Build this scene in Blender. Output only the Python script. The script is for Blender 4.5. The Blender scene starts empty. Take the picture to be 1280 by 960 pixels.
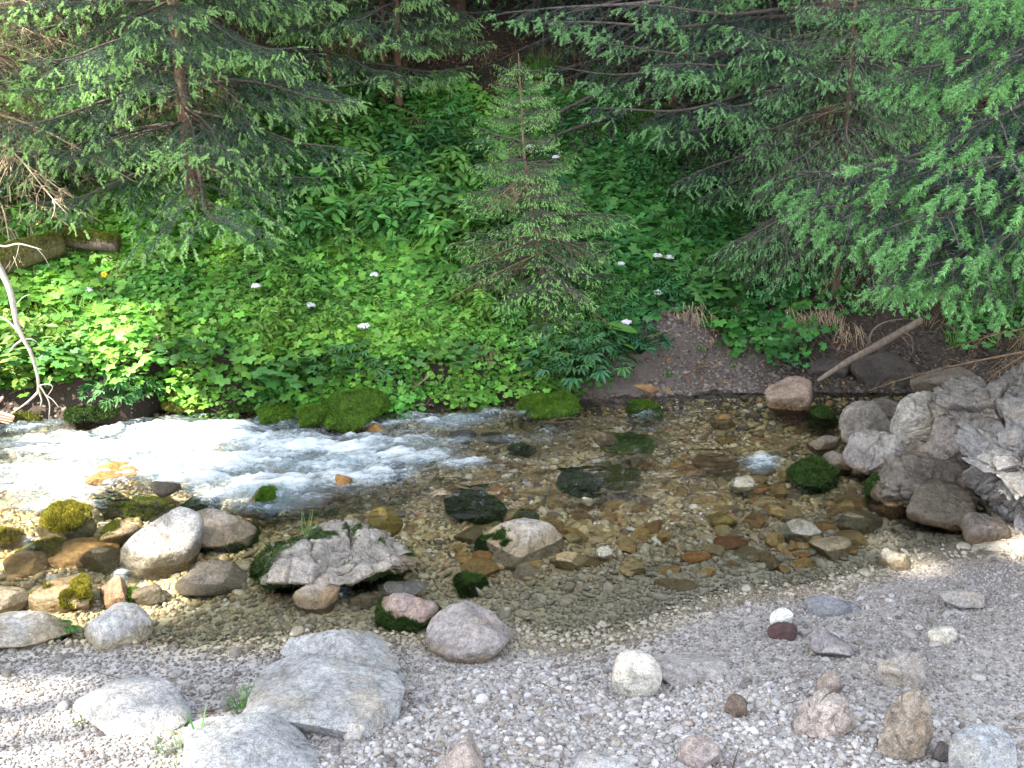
import bpy, math
import numpy as np
R = math.radians
S = bpy.context.scene
COL = S.collection
rng = np.random.default_rng(11); np.random.seed(4)

# ------------------------------------------------------------------ camera, sky, sun, exposure
CAMZ, PITCH = 2.1, 18.0
FPX = 1280 / (2 * math.tan(R(27)))
cd = bpy.data.cameras.new('camera'); cam = bpy.data.objects.new('camera', cd); COL.objects.link(cam)
cam.location = (0, 0, CAMZ); cam.rotation_euler = (R(90 - PITCH), 0, 0)
cd.sensor_width = 36; cd.lens = 18 / math.tan(R(27)); cd.clip_start = 0.05; cd.clip_end = 500
S.camera = cam
SUN_EL = 52.0
SUN_AZ = np.array([-0.80, -0.60])                     # horizontal direction towards the sun
SV = np.array([SUN_AZ[0] * math.cos(R(SUN_EL)), SUN_AZ[1] * math.cos(R(SUN_EL)), math.sin(R(SUN_EL))])
w = bpy.data.worlds.new('World'); S.world = w; w.use_nodes = True
nt = w.node_tree; nt.nodes.clear()
sky = nt.nodes.new('ShaderNodeTexSky'); sky.sky_type = 'NISHITA'; sky.sun_disc = False
sky.sun_elevation = R(SUN_EL); sky.sun_rotation = math.atan2(SV[0], SV[1])
hs = nt.nodes.new('ShaderNodeHueSaturation'); hs.inputs['Saturation'].default_value = 0.33
bg = nt.nodes.new('ShaderNodeBackground'); bg.inputs[1].default_value = 0.15
wo = nt.nodes.new('ShaderNodeOutputWorld')
nt.links.new(sky.outputs[0], hs.inputs['Color']); nt.links.new(hs.outputs[0], bg.inputs[0]); nt.links.new(bg.outputs[0], wo.inputs[0])
ld = bpy.data.lights.new('sun', 'SUN'); ld.energy = 4.2; ld.angle = R(0.53); ld.color = (1, 0.93, 0.80)
sun = bpy.data.objects.new('sun', ld); COL.objects.link(sun)
import mathutils
sun.rotation_euler = mathutils.Vector(SV).to_track_quat('Z', 'Y').to_euler(); sun.location = (0, 0, 30)
S.view_settings.view_transform = 'Standard'; S.view_settings.look = 'None'
S.view_settings.exposure = 2.5; S.view_settings.gamma = 1
S.cycles.use_denoising = True
S.cycles.max_bounces = 6; S.cycles.diffuse_bounces = 3; S.cycles.glossy_bounces = 2
S.cycles.transmission_bounces = 3; S.cycles.transparent_max_bounces = 8
S.cycles.sample_clamp_indirect = 4; S.cycles.caustics_reflective = False; S.cycles.caustics_refractive = False

# ------------------------------------------------------------------ numpy noise
def _h(ix, iy, iz, seed):
    h = (ix.astype(np.int64) * 374761393 + iy.astype(np.int64) * 668265263 + iz.astype(np.int64) * 2147483647 + seed * 1274126177) & 0xffffffff
    h = ((h ^ (h >> 13)) * 1274126177) & 0xffffffff
    h = ((h ^ (h >> 16)) * 2246822519) & 0xffffffff
    return ((h ^ (h >> 15)) & 0xffffff) / float(0xffffff)
def vn(p, seed=0):
    p = np.asarray(p, float); i = np.floor(p); f = p - i; f = f * f * (3 - 2 * f); i = i.astype(np.int64)
    r = 0
    for a in (0, 1):
        wx = f[..., 0] if a else 1 - f[..., 0]
        for b in (0, 1):
            wy = f[..., 1] if b else 1 - f[..., 1]
            for c in (0, 1):
                wz = f[..., 2] if c else 1 - f[..., 2]
                r = r + wx * wy * wz * _h(i[..., 0] + a, i[..., 1] + b, i[..., 2] + c, seed)
    return r * 2 - 1
def fbm(p, o=4, seed=0, g=0.5):
    p = np.asarray(p, float); r = 0; a = 1; s = 0
    for k in range(o):
        r = r + a * vn(p * (2.03 ** k) + 7.3 * k, seed + k); s += a; a *= g
    return r / s
def n2(x, y, sc, o=3, seed=0):
    x, y = np.broadcast_arrays(np.asarray(x, float), np.asarray(y, float))
    return fbm(np.stack([x * sc, y * sc, np.zeros_like(x)], -1), o, seed)
def ss(a, b, x):
    t = np.clip((x - a) / (b - a), 0, 1); return t * t * (3 - 2 * t)

# ------------------------------------------------------------------ terrain
def y_bank(x): return 6.08 + 0.10 * np.clip(x, -6, 6) + 0.10 * n2(x, 0 * x, 1.6, 2, 5) + .30 * np.exp(-((x + 2.2) / .12) ** 2)
def y_near(x): return 3.30 + 0.34 * ss(0.2, 1.0, x) + 0.42 * ss(1.0, 2.2, x) + 0.5 * ss(2.2, 4, x) + 0.05 * n2(x, 0 * x, 2.5, 2, 9)
def H(x, y):
    x = np.asarray(x, float); y = np.asarray(y, float); x, y = np.broadcast_arrays(x, y)
    yb, yn = y_bank(x), y_near(x)
    d = y - yb
    right = ss(0.9, 1.6, x)                                 # the bare soil scar and the hollow on the right
    bank = (0.30 - 0.06 * right) * ss(-0.02, 0.22 + 0.65 * right, d) + 0.42 * np.clip(d - 0.12 - 0.2 * right, 0, None)
    bank = bank + ss(0.1, 1.2, d) * 0.10 * n2(x, y, 0.9, 3, 21) + ss(0.1, .6, d) * 0.03 * n2(x, y, 4, 2, 22)
    nd = yn - y
    near = 0.21 * ss(0, 1.1, nd) + 0.10 * ss(1.0, 2.6, nd) + 0.06 * np.clip(nd - 2.5, 0, 6)
    near = near + ss(0, .3, nd) * (0.018 * n2(x, y, 1.4, 3, 31) + .006 * n2(x, y, 7, 2, 32))
    wd = np.clip((y - yn), 0, None); wb = np.clip(yb - y, 0, None)
    chan = ss(1.9, 0.2, x)
    depth = 0.05 * ss(0, .5, wd) + (0.05 + 0.13 * chan) * ss(0.8, 1.9, wd)
    depth = depth * ss(-0.05, 0.35, wb) + 0.012 * ss(0, .2, wd)
    bed = -depth + ss(0, .3, wd) * ss(0, .2, wb) * (0.035 * n2(x, y, 2.2, 3, 41) + .012 * n2(x, y, 9, 2, 42))
    bed = bed + 0.22 * ss(2.0, 3.0, x) * ss(5.6, 4.4, y) * ss(3.2, 4.2, y)
    z = np.where(nd > 0, near, np.where(d > 0, bank, bed))
    z = z - 0.04 * ss(0.0, -2.5, x) * ((nd <= 0) & (d <= 0))
    side = ss(9, 25, np.abs(x)) * 3.0 + ss(3, 14, -y) * 2.0
    return z + side

def ray(px, py):
    px = np.asarray(px, float); py = np.asarray(py, float)
    a = (px - 640) / FPX; b = (480 - py) / FPX; c, s = math.cos(R(PITCH)), math.sin(R(PITCH))
    return np.stack([a, c + b * s, -s + b * c], -1)         # unit depth along the axis
def at_z(px, py, z):
    d = ray(px, py); t = (z - CAMZ) / d[..., 2]; return np.array([0, 0, CAMZ]) + d * np.asarray(t)[..., None]
def at_y(px, py, y):
    d = ray(px, py); t = y / d[..., 1]; return np.array([0, 0, CAMZ]) + d * np.asarray(t)[..., None]
def hit(px, py, lift=0.0, water=False):
    d = ray(px, py).reshape(-1, 3); t = np.full(len(d), 2.0); done = np.zeros(len(d), bool); o = np.array([0, 0, CAMZ])
    def under(t):
        p = o + d * t[:, None]; g = H(p[:, 0], p[:, 1]) + lift
        return p[:, 2] <= (np.maximum(g, 0.0) if water else g)
    for k in range(260):
        done |= under(t)
        if done.all(): break
        t = np.where(done, t, t * 1.02)
    lo, hi = t / 1.02, t
    for _ in range(6):
        m = (lo + hi) / 2; u = under(m); hi = np.where(u, m, hi); lo = np.where(u, lo, m)
    p = o + d * hi[:, None]
    return p[0] if np.ndim(px) == 0 else p
def to_px(p):
    p = np.asarray(p, float); c, s = math.cos(R(PITCH)), math.sin(R(PITCH))
    v = p - np.array([0, 0, CAMZ]); dep = v[..., 1] * c - v[..., 2] * s; up = v[..., 1] * s + v[..., 2] * c
    return 640 + FPX * v[..., 0] / dep, 480 - FPX * up / dep, dep

# ------------------------------------------------------------------ mesh helpers
def tag(o, label=None, cat=None, group=None, kind=None):
    if label: o['label'] = label
    if cat: o['category'] = cat
    if group: o['group'] = group
    if kind: o['kind'] = kind
    return o
def make_mesh(name, V, F, mats, mi=None, col=None, smooth=False):
    V = np.ascontiguousarray(V, np.float32); F = np.ascontiguousarray(F, np.int32); n, k = F.shape
    me = bpy.data.meshes.new(name)
    me.vertices.add(len(V)); me.vertices.foreach_set('co', V.ravel())
    me.loops.add(n * k); me.loops.foreach_set('vertex_index', F.ravel())
    me.polygons.add(n); me.polygons.foreach_set('loop_start', np.arange(0, n * k, k, dtype=np.int32))
    if smooth: me.polygons.foreach_set('use_smooth', np.ones(n, bool))
    for m in mats: me.materials.append(m)
    if mi is not None: me.polygons.foreach_set('material_index', np.ascontiguousarray(mi, np.int32))
    if col is not None:
        col = np.asarray(col, np.float32)
        if col.shape[1] == 3: col = np.concatenate([col, np.ones((len(col), 1), np.float32)], 1)
        a = me.attributes.new('col', 'FLOAT_COLOR', 'POINT'); a.data.foreach_set('color', np.ascontiguousarray(col).ravel())
    me.update(calc_edges=True); return me
def link(name, me, parent=None):
    o = bpy.data.objects.new(name, me); COL.objects.link(o)
    if parent is not None: o.parent = parent
    return o
def empty(name, loc, **k):
    o = bpy.data.objects.new(name, None); COL.objects.link(o); o.location = tuple(loc); o.empty_display_size = .1
    return tag(o, **k)
class MB:
    def __init__(s): s.V = []; s.F = []; s.M = []; s.C = []; s.n = 0
    def add(s, V, F, m=0, c=(1, 1, 1)):
        V = np.asarray(V, float).reshape(-1, 3); F = np.asarray(F, np.int64).reshape(-1, 3)
        s.V.append(V); s.F.append(F + s.n); s.M.append(np.full(len(F), m)); s.n += len(V)
        c = np.asarray(c, float); s.C.append(np.broadcast_to(c, (len(V), 3)) if c.ndim == 1 else c)
    def mesh(s, name, mats, smooth=False, origin=(0, 0, 0)):
        return make_mesh(name, np.concatenate(s.V) - np.asarray(origin), np.concatenate(s.F), mats, np.concatenate(s.M), np.concatenate(s.C), smooth)
    def build(s, name, mats, parent=None, smooth=False, origin=None):
        if not s.V: return None
        og = (0, 0, 0) if origin is None else origin
        o = link(name, s.mesh(name, mats, smooth, og), parent)
        if parent is None and origin is not None: o.location = tuple(origin)
        return o
    def arr(s): return np.concatenate(s.V), np.concatenate(s.F), np.concatenate(s.C)
def unit(v): v = np.asarray(v, float); return v / (np.linalg.norm(v, axis=-1, keepdims=True) + 1e-12)
def tube(P, r, n=6, cap=True):
    P = np.asarray(P, float); m = len(P); r = np.broadcast_to(r, (m,))
    T = unit(np.gradient(P, axis=0)); ref = np.array([0.13, 0.21, 1.0]) if abs(T[0, 2]) < .9 else np.array([1.0, .2, .1])
    A = unit(np.cross(T, ref)); B = np.cross(T, A)
    th = np.arange(n) * 2 * math.pi / n
    V = P[:, None] + r[:, None, None] * (A[:, None] * np.cos(th)[None, :, None] + B[:, None] * np.sin(th)[None, :, None])
    V = V.reshape(-1, 3); i = np.arange(m - 1)[:, None] * n; j = np.arange(n)[None]; k = (j + 1) % n
    a, b, c, d = i + j, i + k, i + n + k, i + n + j
    F = np.concatenate([np.stack([a, b, c], -1).reshape(-1, 3), np.stack([a, c, d], -1).reshape(-1, 3)])
    if cap:
        V = np.concatenate([V, P[:1], P[-1:]]); q = m * n; jj = np.arange(n); kk = (jj + 1) % n
        F = np.concatenate([F, np.stack([kk, jj, np.full(n, q)], -1), np.stack([(m - 1) * n + jj, (m - 1) * n + kk, np.full(n, q + 1)], -1)])
    return V, F
def spline(P, n):
    P = np.asarray(P, float); m = len(P); t = np.linspace(0, m - 1 - 1e-6, n); i = t.astype(int); f = (t - i)[:, None]
    p0 = P[np.clip(i - 1, 0, m - 1)]; p1 = P[i]; p2 = P[np.clip(i + 1, 0, m - 1)]; p3 = P[np.clip(i + 2, 0, m - 1)]
    return .5 * (2 * p1 + (p2 - p0) * f + (2 * p0 - 5 * p1 + 4 * p2 - p3) * f ** 2 + (3 * p1 - p0 - 3 * p2 + p3) * f ** 3)
_ico = {}
def ico(s):
    if s in _ico: return _ico[s]
    if s == 0:
        g = (1 + 5 ** .5) / 2
        V = unit(np.array([(-1, g, 0), (1, g, 0), (-1, -g, 0), (1, -g, 0), (0, -1, g), (0, 1, g), (0, -1, -g), (0, 1, -g), (g, 0, -1), (g, 0, 1), (-g, 0, -1), (-g, 0, 1)], float))
        F = np.array([(0, 11, 5), (0, 5, 1), (0, 1, 7), (0, 7, 10), (0, 10, 11), (1, 5, 9), (5, 11, 4), (11, 10, 2), (10, 7, 6), (7, 1, 8), (3, 9, 4), (3, 4, 2), (3, 2, 6), (3, 6, 8), (3, 8, 9), (4, 9, 5), (2, 4, 11), (6, 2, 10), (8, 6, 7), (9, 8, 1)])
    else:
        V, F = ico(s - 1); E = np.sort(np.concatenate([F[:, [0, 1]], F[:, [1, 2]], F[:, [2, 0]]]), 1)
        U, inv = np.unique(E, axis=0, return_inverse=True); inv = inv.ravel()
        n = len(V); m = len(F); V = np.concatenate([V, unit(V[U[:, 0]] + V[U[:, 1]])])
        a, b, c = inv[:m] + n, inv[m:2 * m] + n, inv[2 * m:] + n
        F = np.concatenate([np.stack([F[:, 0], a, c], 1), np.stack([F[:, 1], b, a], 1), np.stack([F[:, 2], c, b], 1), np.stack([a, b, c], 1)])
    _ico[s] = (V, F); return _ico[s]

# ------------------------------------------------------------------ materials
def mat(name):
    m = bpy.data.materials.new(name); m.use_nodes = True; m.node_tree.nodes.clear(); return m
class N:
    def __init__(s, m): s.t = m.node_tree
    def n(s, ty, **k):
        x = s.t.nodes.new('ShaderNode' + ty)
        for a, b in k.items(): setattr(x, a, b)
        return x
    def l(s, a, b): s.t.links.new(a, b)
    def attr(s): return s.n('Attribute', attribute_name='col')
    def coord(s): return s.n('NewGeometry').outputs['Position']
    def noise(s, sc, det=4, rough=.6, vec=None, dist=0):
        x = s.n('TexNoise'); x.inputs['Scale'].default_value = sc; x.inputs['Detail'].default_value = det; x.inputs['Roughness'].default_value = rough; x.inputs['Distortion'].default_value = dist
        if vec is not None: s.l(vec, x.inputs['Vector'])
        return x.outputs[0]
    def ramp(s, fac, st):
        x = s.n('ValToRGB'); e = x.color_ramp.elements
        while len(e) < len(st): e.new(.5)
        for q, (p, c) in zip(e, st): q.position = p; q.color = (*c, 1) if not np.isscalar(c) else (c, c, c, 1)
        s.l(fac, x.inputs[0]); return x.outputs[0]
    def mix(s, f, a, b, mode='MIX'):
        x = s.n('MixRGB', blend_type=mode)
        for v, i in ((f, 0), (a, 1), (b, 2)):
            if isinstance(v, (int, float)): x.inputs[i].default_value = v if i == 0 else (v, v, v, 1)
            elif isinstance(v, tuple): x.inputs[i].default_value = (*v, 1)
            else: s.l(v, x.inputs[i])
        return x.outputs[0]
    def math(s, op, a, b=0, clamp=False):
        x = s.n('Math', operation=op, use_clamp=clamp)
        for v, i in ((a, 0), (b, 1)):
            if isinstance(v, (int, float)): x.inputs[i].default_value = v
            else: s.l(v, x.inputs[i])
        return x.outputs[0]
    def bump(s, h, st, dist=.01, nrm=None):
        x = s.n('Bump'); x.inputs['Strength'].default_value = st; x.inputs['Distance'].default_value = dist; s.l(h, x.inputs['Height'])
        if nrm is not None: s.l(nrm, x.inputs['Normal'])
        return x.outputs[0]
    def out(s, sh): o = s.n('OutputMaterial'); s.l(sh, o.inputs[0])
    def pbr(s, col, rough=.8, nrm=None, spec=.3):
        x = s.n('BsdfPrincipled')
        if isinstance(col, tuple): x.inputs['Base Color'].default_value = (*col, 1)
        else: s.l(col, x.inputs['Base Color'])
        if isinstance(rough, (int, float)): x.inputs['Roughness'].default_value = rough
        else: s.l(rough, x.inputs['Roughness'])
        x.inputs['Specular IOR Level'].default_value = spec
        if nrm is not None: s.l(nrm, x.inputs['Normal'])
        return x.outputs[0]

def leaf_mat(name, trans=.35, rough=.5, tint=(1.12, 1.1, .55)):
    m = mat(name); k = N(m); c = k.attr().outputs[0]
    v = k.noise(60, 2, .6, k.coord()); c = k.mix(1, c, k.ramp(v, [(.25, .72), (.8, 1.25)]), 'MULTIPLY')
    oi = k.n('ObjectInfo'); c = k.mix(1, c, k.ramp(oi.outputs['Random'], [(0, .85), (1, 1.12)]), 'MULTIPLY')
    p = k.pbr(c, rough, None, .35); t = k.n('BsdfTranslucent'); k.l(k.mix(1, c, tint, 'MULTIPLY'), t.inputs[0])
    x = k.n('MixShader'); x.inputs[0].default_value = trans; k.l(p, x.inputs[1]); k.l(t.outputs[0], x.inputs[2]); k.out(x.outputs[0]); return m
M_LEAF = leaf_mat('leaf'); M_NEEDLE = leaf_mat('needle', .15, .45, (1.1, 1.1, .6)); M_SHOOT = leaf_mat('young_shoot', .35, .5)
def simple(name, rough=.85, sc=40, lo=.6, hi=1.3, bst=.6, bd=.004, stretch=None):
    m = mat(name); k = N(m); v = k.coord()
    if stretch:
        mp = k.n('Mapping'); mp.inputs['Scale'].default_value = stretch; tc = k.n('TexCoord'); k.l(tc.outputs['Object'], mp.inputs[0]); v = mp.outputs[0]
    n = k.noise(sc, 5, .65, v); c = k.mix(1, k.attr().outputs[0], k.ramp(n, [(.25, lo), (.75, hi)]), 'MULTIPLY')
    k.out(k.pbr(c, rough, k.bump(n, bst, bd), .2)); return m
M_BARK = simple('bark', .9, 45, .45, 1.5, 1, .008, (1, 1, .35)); M_DRY = simple('dry_stem', .8, 30); M_PETAL = simple('petal', .6, 20, .9, 1.05)

def stone_mat():
    m = mat('stone'); k = N(m); P = k.coord(); a = k.attr()
    big = k.noise(9, 5, .62, P); mid = k.noise(48, 6, .7, P); fine = k.noise(210, 4, .8, P)
    vo = k.n('TexVoronoi', feature='DISTANCE_TO_EDGE'); vo.inputs['Scale'].default_value = 7; 
    wv = k.n('VectorMath', operation='MULTIPLY_ADD'); nv = k.n('TexNoise'); nv.inputs['Scale'].default_value = 12; k.l(P, nv.inputs['Vector']); nv.inputs['Detail'].default_value = 4
    k.l(nv.outputs['Color'], wv.inputs[0]); wv.inputs[1].default_value = (.16, .16, .16); k.l(P, wv.inputs[2]); k.l(wv.outputs[0], vo.inputs['Vector'])
    crack = k.ramp(vo.outputs['Distance'], [(0, .45), (.035, 1)])
    sepa = k.n('SeparateColor'); al = a.outputs['Alpha']
    c = k.mix(1, a.outputs[0], k.ramp(big, [(.28, (.50, .48, .46)), (.45, (.95, .94, .93)), (.58, (1.05, 1.04, 1.02)), (.74, (1.4, 1.38, 1.32))]), 'MULTIPLY')
    c = k.mix(1, c, k.ramp(mid, [(.3, .5), (.5, 1), (.7, 1.4)]), 'MULTIPLY')
    c = k.mix(1, c, k.ramp(fine, [(.34, .30), (.45, .92), (.56, 1.0), (.67, 1.7)]), 'MULTIPLY')
    c = k.mix(.35, c, crack, 'MULTIPLY')
    # silty tan stain patches
    st = k.ramp(k.noise(5.5, 4, .7, P, .6), [(.52, 0.0), (.66, .55)])
    c = k.mix(st, c, k.mix(1, c, (1.1, .92, .68), 'MULTIPLY'))
    sx = k.n('SeparateXYZ'); k.l(P, sx.inputs[0])
    zz = k.math('ADD', sx.outputs[2], k.math('MULTIPLY', k.noise(14, 3, .6, P), -.07))
    # wet below the waterline; only where the stone stands in the stream (alpha channel 1)
    wet = k.math('MULTIPLY', k.ramp(zz, [(0, 1.0), (.035, 0.0)]), al)
    c = k.mix(wet, c, k.mix(1, c, (.68, .60, .44), 'MULTIPLY'))
    r = k.mix(wet, .82, .28)
    h = k.math('ADD', k.math('MULTIPLY', mid, .7), k.math('MULTIPLY', fine, .18))
    nb = k.bump(h, .9, .016, k.bump(crack, .45, .010, k.bump(big, .5, .04)))
    k.out(k.pbr(c, r, nb, .35)); return m
M_STONE = stone_mat()
def moss_mat():
    m = mat('moss'); k = N(m); P = k.coord()
    c = k.mix(1, k.attr().outputs[0], k.ramp(k.noise(35, 4, .7, P), [(.3, (.45, .5, .4)), (.7, (1.5, 1.35, 1.2))]), 'MULTIPLY')
    k.out(k.pbr(c, .95, k.bump(k.noise(160, 3, .7, P), .8, .006), .1)); return m
M_MOSS = moss_mat()
def pebble_mat():
    m = mat('pebble'); k = N(m); P = k.coord()
    c = k.mix(1, k.attr().outputs[0], k.ramp(k.noise(150, 4, .7, P), [(.3, .7), (.7, 1.25)]), 'MULTIPLY')
    k.out(k.pbr(c, .75, None, .3)); return m
M_PEB = pebble_mat()
def wetpebble_mat():
    m = mat('wet_pebble'); k = N(m); P = k.coord()
    c = k.mix(1, k.attr().outputs[0], k.ramp(k.noise(60, 4, .7, P), [(.3, .6), (.7, 1.35)]), 'MULTIPLY')
    k.out(k.pbr(c, .45, None, .35)); return m
M_WPEB = wetpebble_mat()
def ground_mat():
    m = mat('ground'); k = N(m); P = k.coord(); a = k.attr().outputs[0]
    n1 = k.noise(16, 6, .7, P); n2_ = k.noise(180, 4, .8, P)
    vo = k.n('TexVoronoi'); vo.inputs['Scale'].default_value = 75; k.l(P, vo.inputs['Vector'])
    c = k.mix(1, a, k.ramp(n1, [(.3, .68), (.7, 1.3)]), 'MULTIPLY')
    c = k.mix(.8, c, k.ramp(n2_, [(.34, .62), (.5, 1), (.68, 1.4)]), 'MULTIPLY')
    c = k.mix(.45, c, k.mix(1, a, k.ramp(vo.outputs['Color'], [(0, .65), (1, 1.45)]), 'MULTIPLY'))
    h = k.math('ADD', k.math('MULTIPLY', n2_, .5), k.math('MULTIPLY', vo.outputs['Distance'], -.8))
    k.out(k.pbr(c, .88, k.bump(h, .6, .005, k.bump(n1, .4, .015)), .2)); return m
M_GROUND = ground_mat()
def water_mat():
    m = mat('water'); k = N(m); P = k.coord(); foam = k.attr()
    sp = k.n('SeparateColor'); k.l(foam.outputs[0], sp.inputs[0])
    mp = k.n('Mapping'); mp.inputs['Scale'].default_value = (.45, 1, 1); mp.inputs['Rotation'].default_value = (0, 0, R(-10)); k.l(P, mp.inputs[0])
    w1 = k.noise(16, 4, .6, mp.outputs[0], .6); w2 = k.noise(70, 3, .6, mp.outputs[0], .4)
    rough = sp.outputs[1]
    b1 = k.n('Bump'); b1.inputs['Distance'].default_value = .03; k.l(w1, b1.inputs['Height']); k.l(k.math('ADD', k.math('MULTIPLY', rough, .9), .12), b1.inputs['Strength'])
    b2 = k.n('Bump'); b2.inputs['Distance'].default_value = .006; k.l(w2, b2.inputs['Height']); k.l(k.math('ADD', k.math('MULTIPLY', rough, .7), .12), b2.inputs['Strength']); k.l(b1.outputs[0], b2.inputs['Normal'])
    fr = k.n('Fresnel'); fr.inputs[0].default_value = 1.33; k.l(b2.outputs[0], fr.inputs['Normal'])
    tr = k.n('BsdfTransparent'); tr.inputs[0].default_value = (.97, .98, .94, 1)
    gl = k.n('BsdfGlossy'); gl.inputs['Roughness'].default_value = .06; k.l(b2.outputs[0], gl.inputs['Normal'])
    x = k.n('MixShader'); k.l(fr.outputs[0], x.inputs[0]); k.l(tr.outputs[0], x.inputs[1]); k.l(gl.outputs[0], x.inputs[2])
    mp2 = k.n('Mapping'); mp2.inputs['Scale'].default_value = (.35, 1, 1); mp2.inputs['Rotation'].default_value = (0, 0, R(-12)); k.l(P, mp2.inputs[0])
    f1 = k.noise(60, 6, .8, mp2.outputs[0], 1.0)
    ad = k.n('BsdfDiffuse'); ad.inputs[0].default_value = (.26, .34, .37, 1); k.l(b2.outputs[0], ad.inputs['Normal'])
    af = k.math('MULTIPLY', k.ramp(k.math('ADD', sp.outputs[2], k.math('MULTIPLY', k.math('SUBTRACT', f1, .5), 1.2)), [(.15, 0.0), (.9, .72)]), 1)
    xa = k.n('MixShader'); k.l(af, xa.inputs[0]); k.l(x.outputs[0], xa.inputs[1]); k.l(ad.outputs[0], xa.inputs[2]); x = xa
    ff = k.math('ADD', sp.outputs[0], k.math('MULTIPLY', k.math('SUBTRACT', f1, .5), 1.7))
    fac = k.ramp(ff, [(.25, 0.0), (.6, .5), (1.0, .95)])
    fd = k.n('BsdfDiffuse'); fd.inputs[0].default_value = (.70, .76, .80, 1); k.l(k.bump(f1, .8, .02, b1.outputs[0]), fd.inputs['Normal'])
    y = k.n('MixShader'); k.l(fac, y.inputs[0]); k.l(x.outputs[0], y.inputs[1]); k.l(fd.outputs[0], y.inputs[2])
    k.out(y.outputs[0]); return m
M_WATER = water_mat()

# ------------------------------------------------------------------ ground sheet
def axis(lo, hi, f0, f1, st):
    a = list(np.arange(f0, f1 + 1e-6, st)); s = st; x = f0
    L = []
    while x > lo: s *= 1.18; x -= s; L.append(x)
    s = st; x = f1; Rr = []
    while x < hi: s *= 1.18; x += s; Rr.append(x)
    return np.array(L[::-1] + a + Rr)
gx = axis(-90, 90, -4.2, 4.2, .026); gy = axis(-60, 150, 1.6, 9.0, .026)
X, Y = np.meshgrid(gx, gy); Z = H(X, Y)
nx, ny = len(gx), len(gy)
i = (np.arange(ny - 1)[:, None] * nx + np.arange(nx - 1)[None]).ravel()
FQ = np.stack([i, i + 1, i + nx + 1, i + nx], 1)
def zone_col(x, y, z):
    yb, yn = y_bank(x), y_near(x); d = y - yb; nd = yn - y
    soil = np.array([.045, .034, .026]); scar = np.array([.115, .095, .085]); dry = np.array([.37, .355, .345]); sand = np.array([.245, .23, .215]); bed = np.array([.26, .205, .105]); bedp = np.array([.40, .36, .25])
    c = np.zeros(x.shape + (3,)) + dry
    sm = ss(.25, 1.3, x + .35 * n2(x, y, 1.5, 3, 51)) * ss(-.1, .5, y - 2.5 + .2 * n2(x, y, 2, 2, 52))
    c = c + (sand - c) * (sm * .9)[..., None]
    c = c + (np.array([.20, .165, .15]) - c) * (ss(1.3, 2.2, x + .3 * n2(x, y, 2, 3, 58)) * ss(3.0, 3.6, y))[..., None] * .8
    wet = ss(.16, -.02, nd + .08 * n2(x, y, 4, 3, 53))
    bp = bedp + (np.array([.34, .31, .26]) - bedp) * ss(-.1, .9, x)[..., None]; c = c + (bp - c) * wet[..., None]
    deep = ss(.3, 1.1, -nd + .3 * n2(x, y, 3, 3, 54)); c = c + (bed - c) * deep[..., None]
    c = np.where((d > -.1)[..., None], scar + (soil - scar) * np.maximum(np.maximum(ss(.7, .3, x), ss(1.45, 1.9, x)), ss(.45, 1.0, d))[..., None], c)  # dark soil tone also laid right of the scar as painted hollow shade
    c = c + (np.array([.17, .12, .07]) - c) * (ss(-2.2, -3.2, x) * (d > .8) * ss(-.1, .3, n2(x, y, 2, 3, 59)))[..., None] * .7
    return c * (1 + .18 * n2(x, y, 3, 3, 55))[..., None]
g = link('ground', make_mesh('ground', np.stack([X, Y, Z], -1).reshape(-1, 3), FQ, [M_GROUND], col=zone_col(X, Y, Z).reshape(-1, 3), smooth=True))
tag(g, kind='structure')

# ------------------------------------------------------------------ water
wx = np.arange(-5.2, 4.01, .014); wy = np.arange(2.9, 7.0, .014)
X, Y = np.meshgrid(wx, wy)
FO = [  # px, py, rx, ry, strength, tilt : white water
 (215, 560, 150, 30, 1.15, 0), (290, 598, 110, 26, .95, 8), (420, 588, 90, 24, .85, 0), (130, 575, 110, 20, .8, 0), (60, 555, 90, 16, .6, 0), (510, 550, 80, 18, .6, 0), (90, 540, 110, 14, .5, 5), (330, 575, 150, 20, .95, -3), (400, 560, 120, 18, .85, 0), (470, 545, 70, 14, .7, 0), (560, 528, 60, 10, .55, 0), (620, 520, 50, 6, .3, 0),
 (300, 612, 80, 20, .8, 8), (360, 590, 110, 18, .85, 0), (55, 600, 75, 22, .75, 0), (60, 625, 60, 10, .5, 0), (240, 535, 160, 10, .65, 0), (100, 570, 90, 9, .45, 0), (500, 570, 90, 12, .7, 0), (390, 620, 40, 9, .5, 0), (640, 550, 40, 7, .28, 0),
 (575, 583, 40, 5, .5, 0), (440, 530, 90, 7, .6, 0), (80, 524, 40, 5, .45, 0), (950, 582, 26, 12, .55, 0), (810, 535, 20, 5, .35, 0), (680, 550, 40, 8, .35, 0), (800, 520, 22, 4, .3, 0), (150, 712, 10, 12, .6, 0), (425, 735, 14, 12, .5, 0), (35, 672, 10, 10, .4, 0), (700, 520, 40, 5, .2, 0)]
pxg, pyg, _ = to_px(np.stack([X, Y, 0 * X], -1))
fo = np.zeros_like(X)
for (a, b, rx, ry, s_, ti) in FO:
    c_, s2 = math.cos(R(ti)), math.sin(R(ti)); dx, dy = pxg - a, pyg - b
    q = ((dx * c_ + dy * s2) / rx) ** 2 + ((-dx * s2 + dy * c_) / ry) ** 2
    fo = np.maximum(fo, s_ * np.exp(-.9 * q ** 1.1))
U = X * .985 + Y * .17; Vv = -X * .17 + Y * .985            # along and across the current
wob = .12 * n2(U, Vv, 1.6, 3, 60)
st = fbm(np.stack([U * 2.6, (Vv + wob) * 9, 0 * X], -1), 5, 61, .6); st2 = fbm(np.stack([U * 7, (Vv + wob) * 22, 0 * X], -1), 4, 65, .6)
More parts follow.
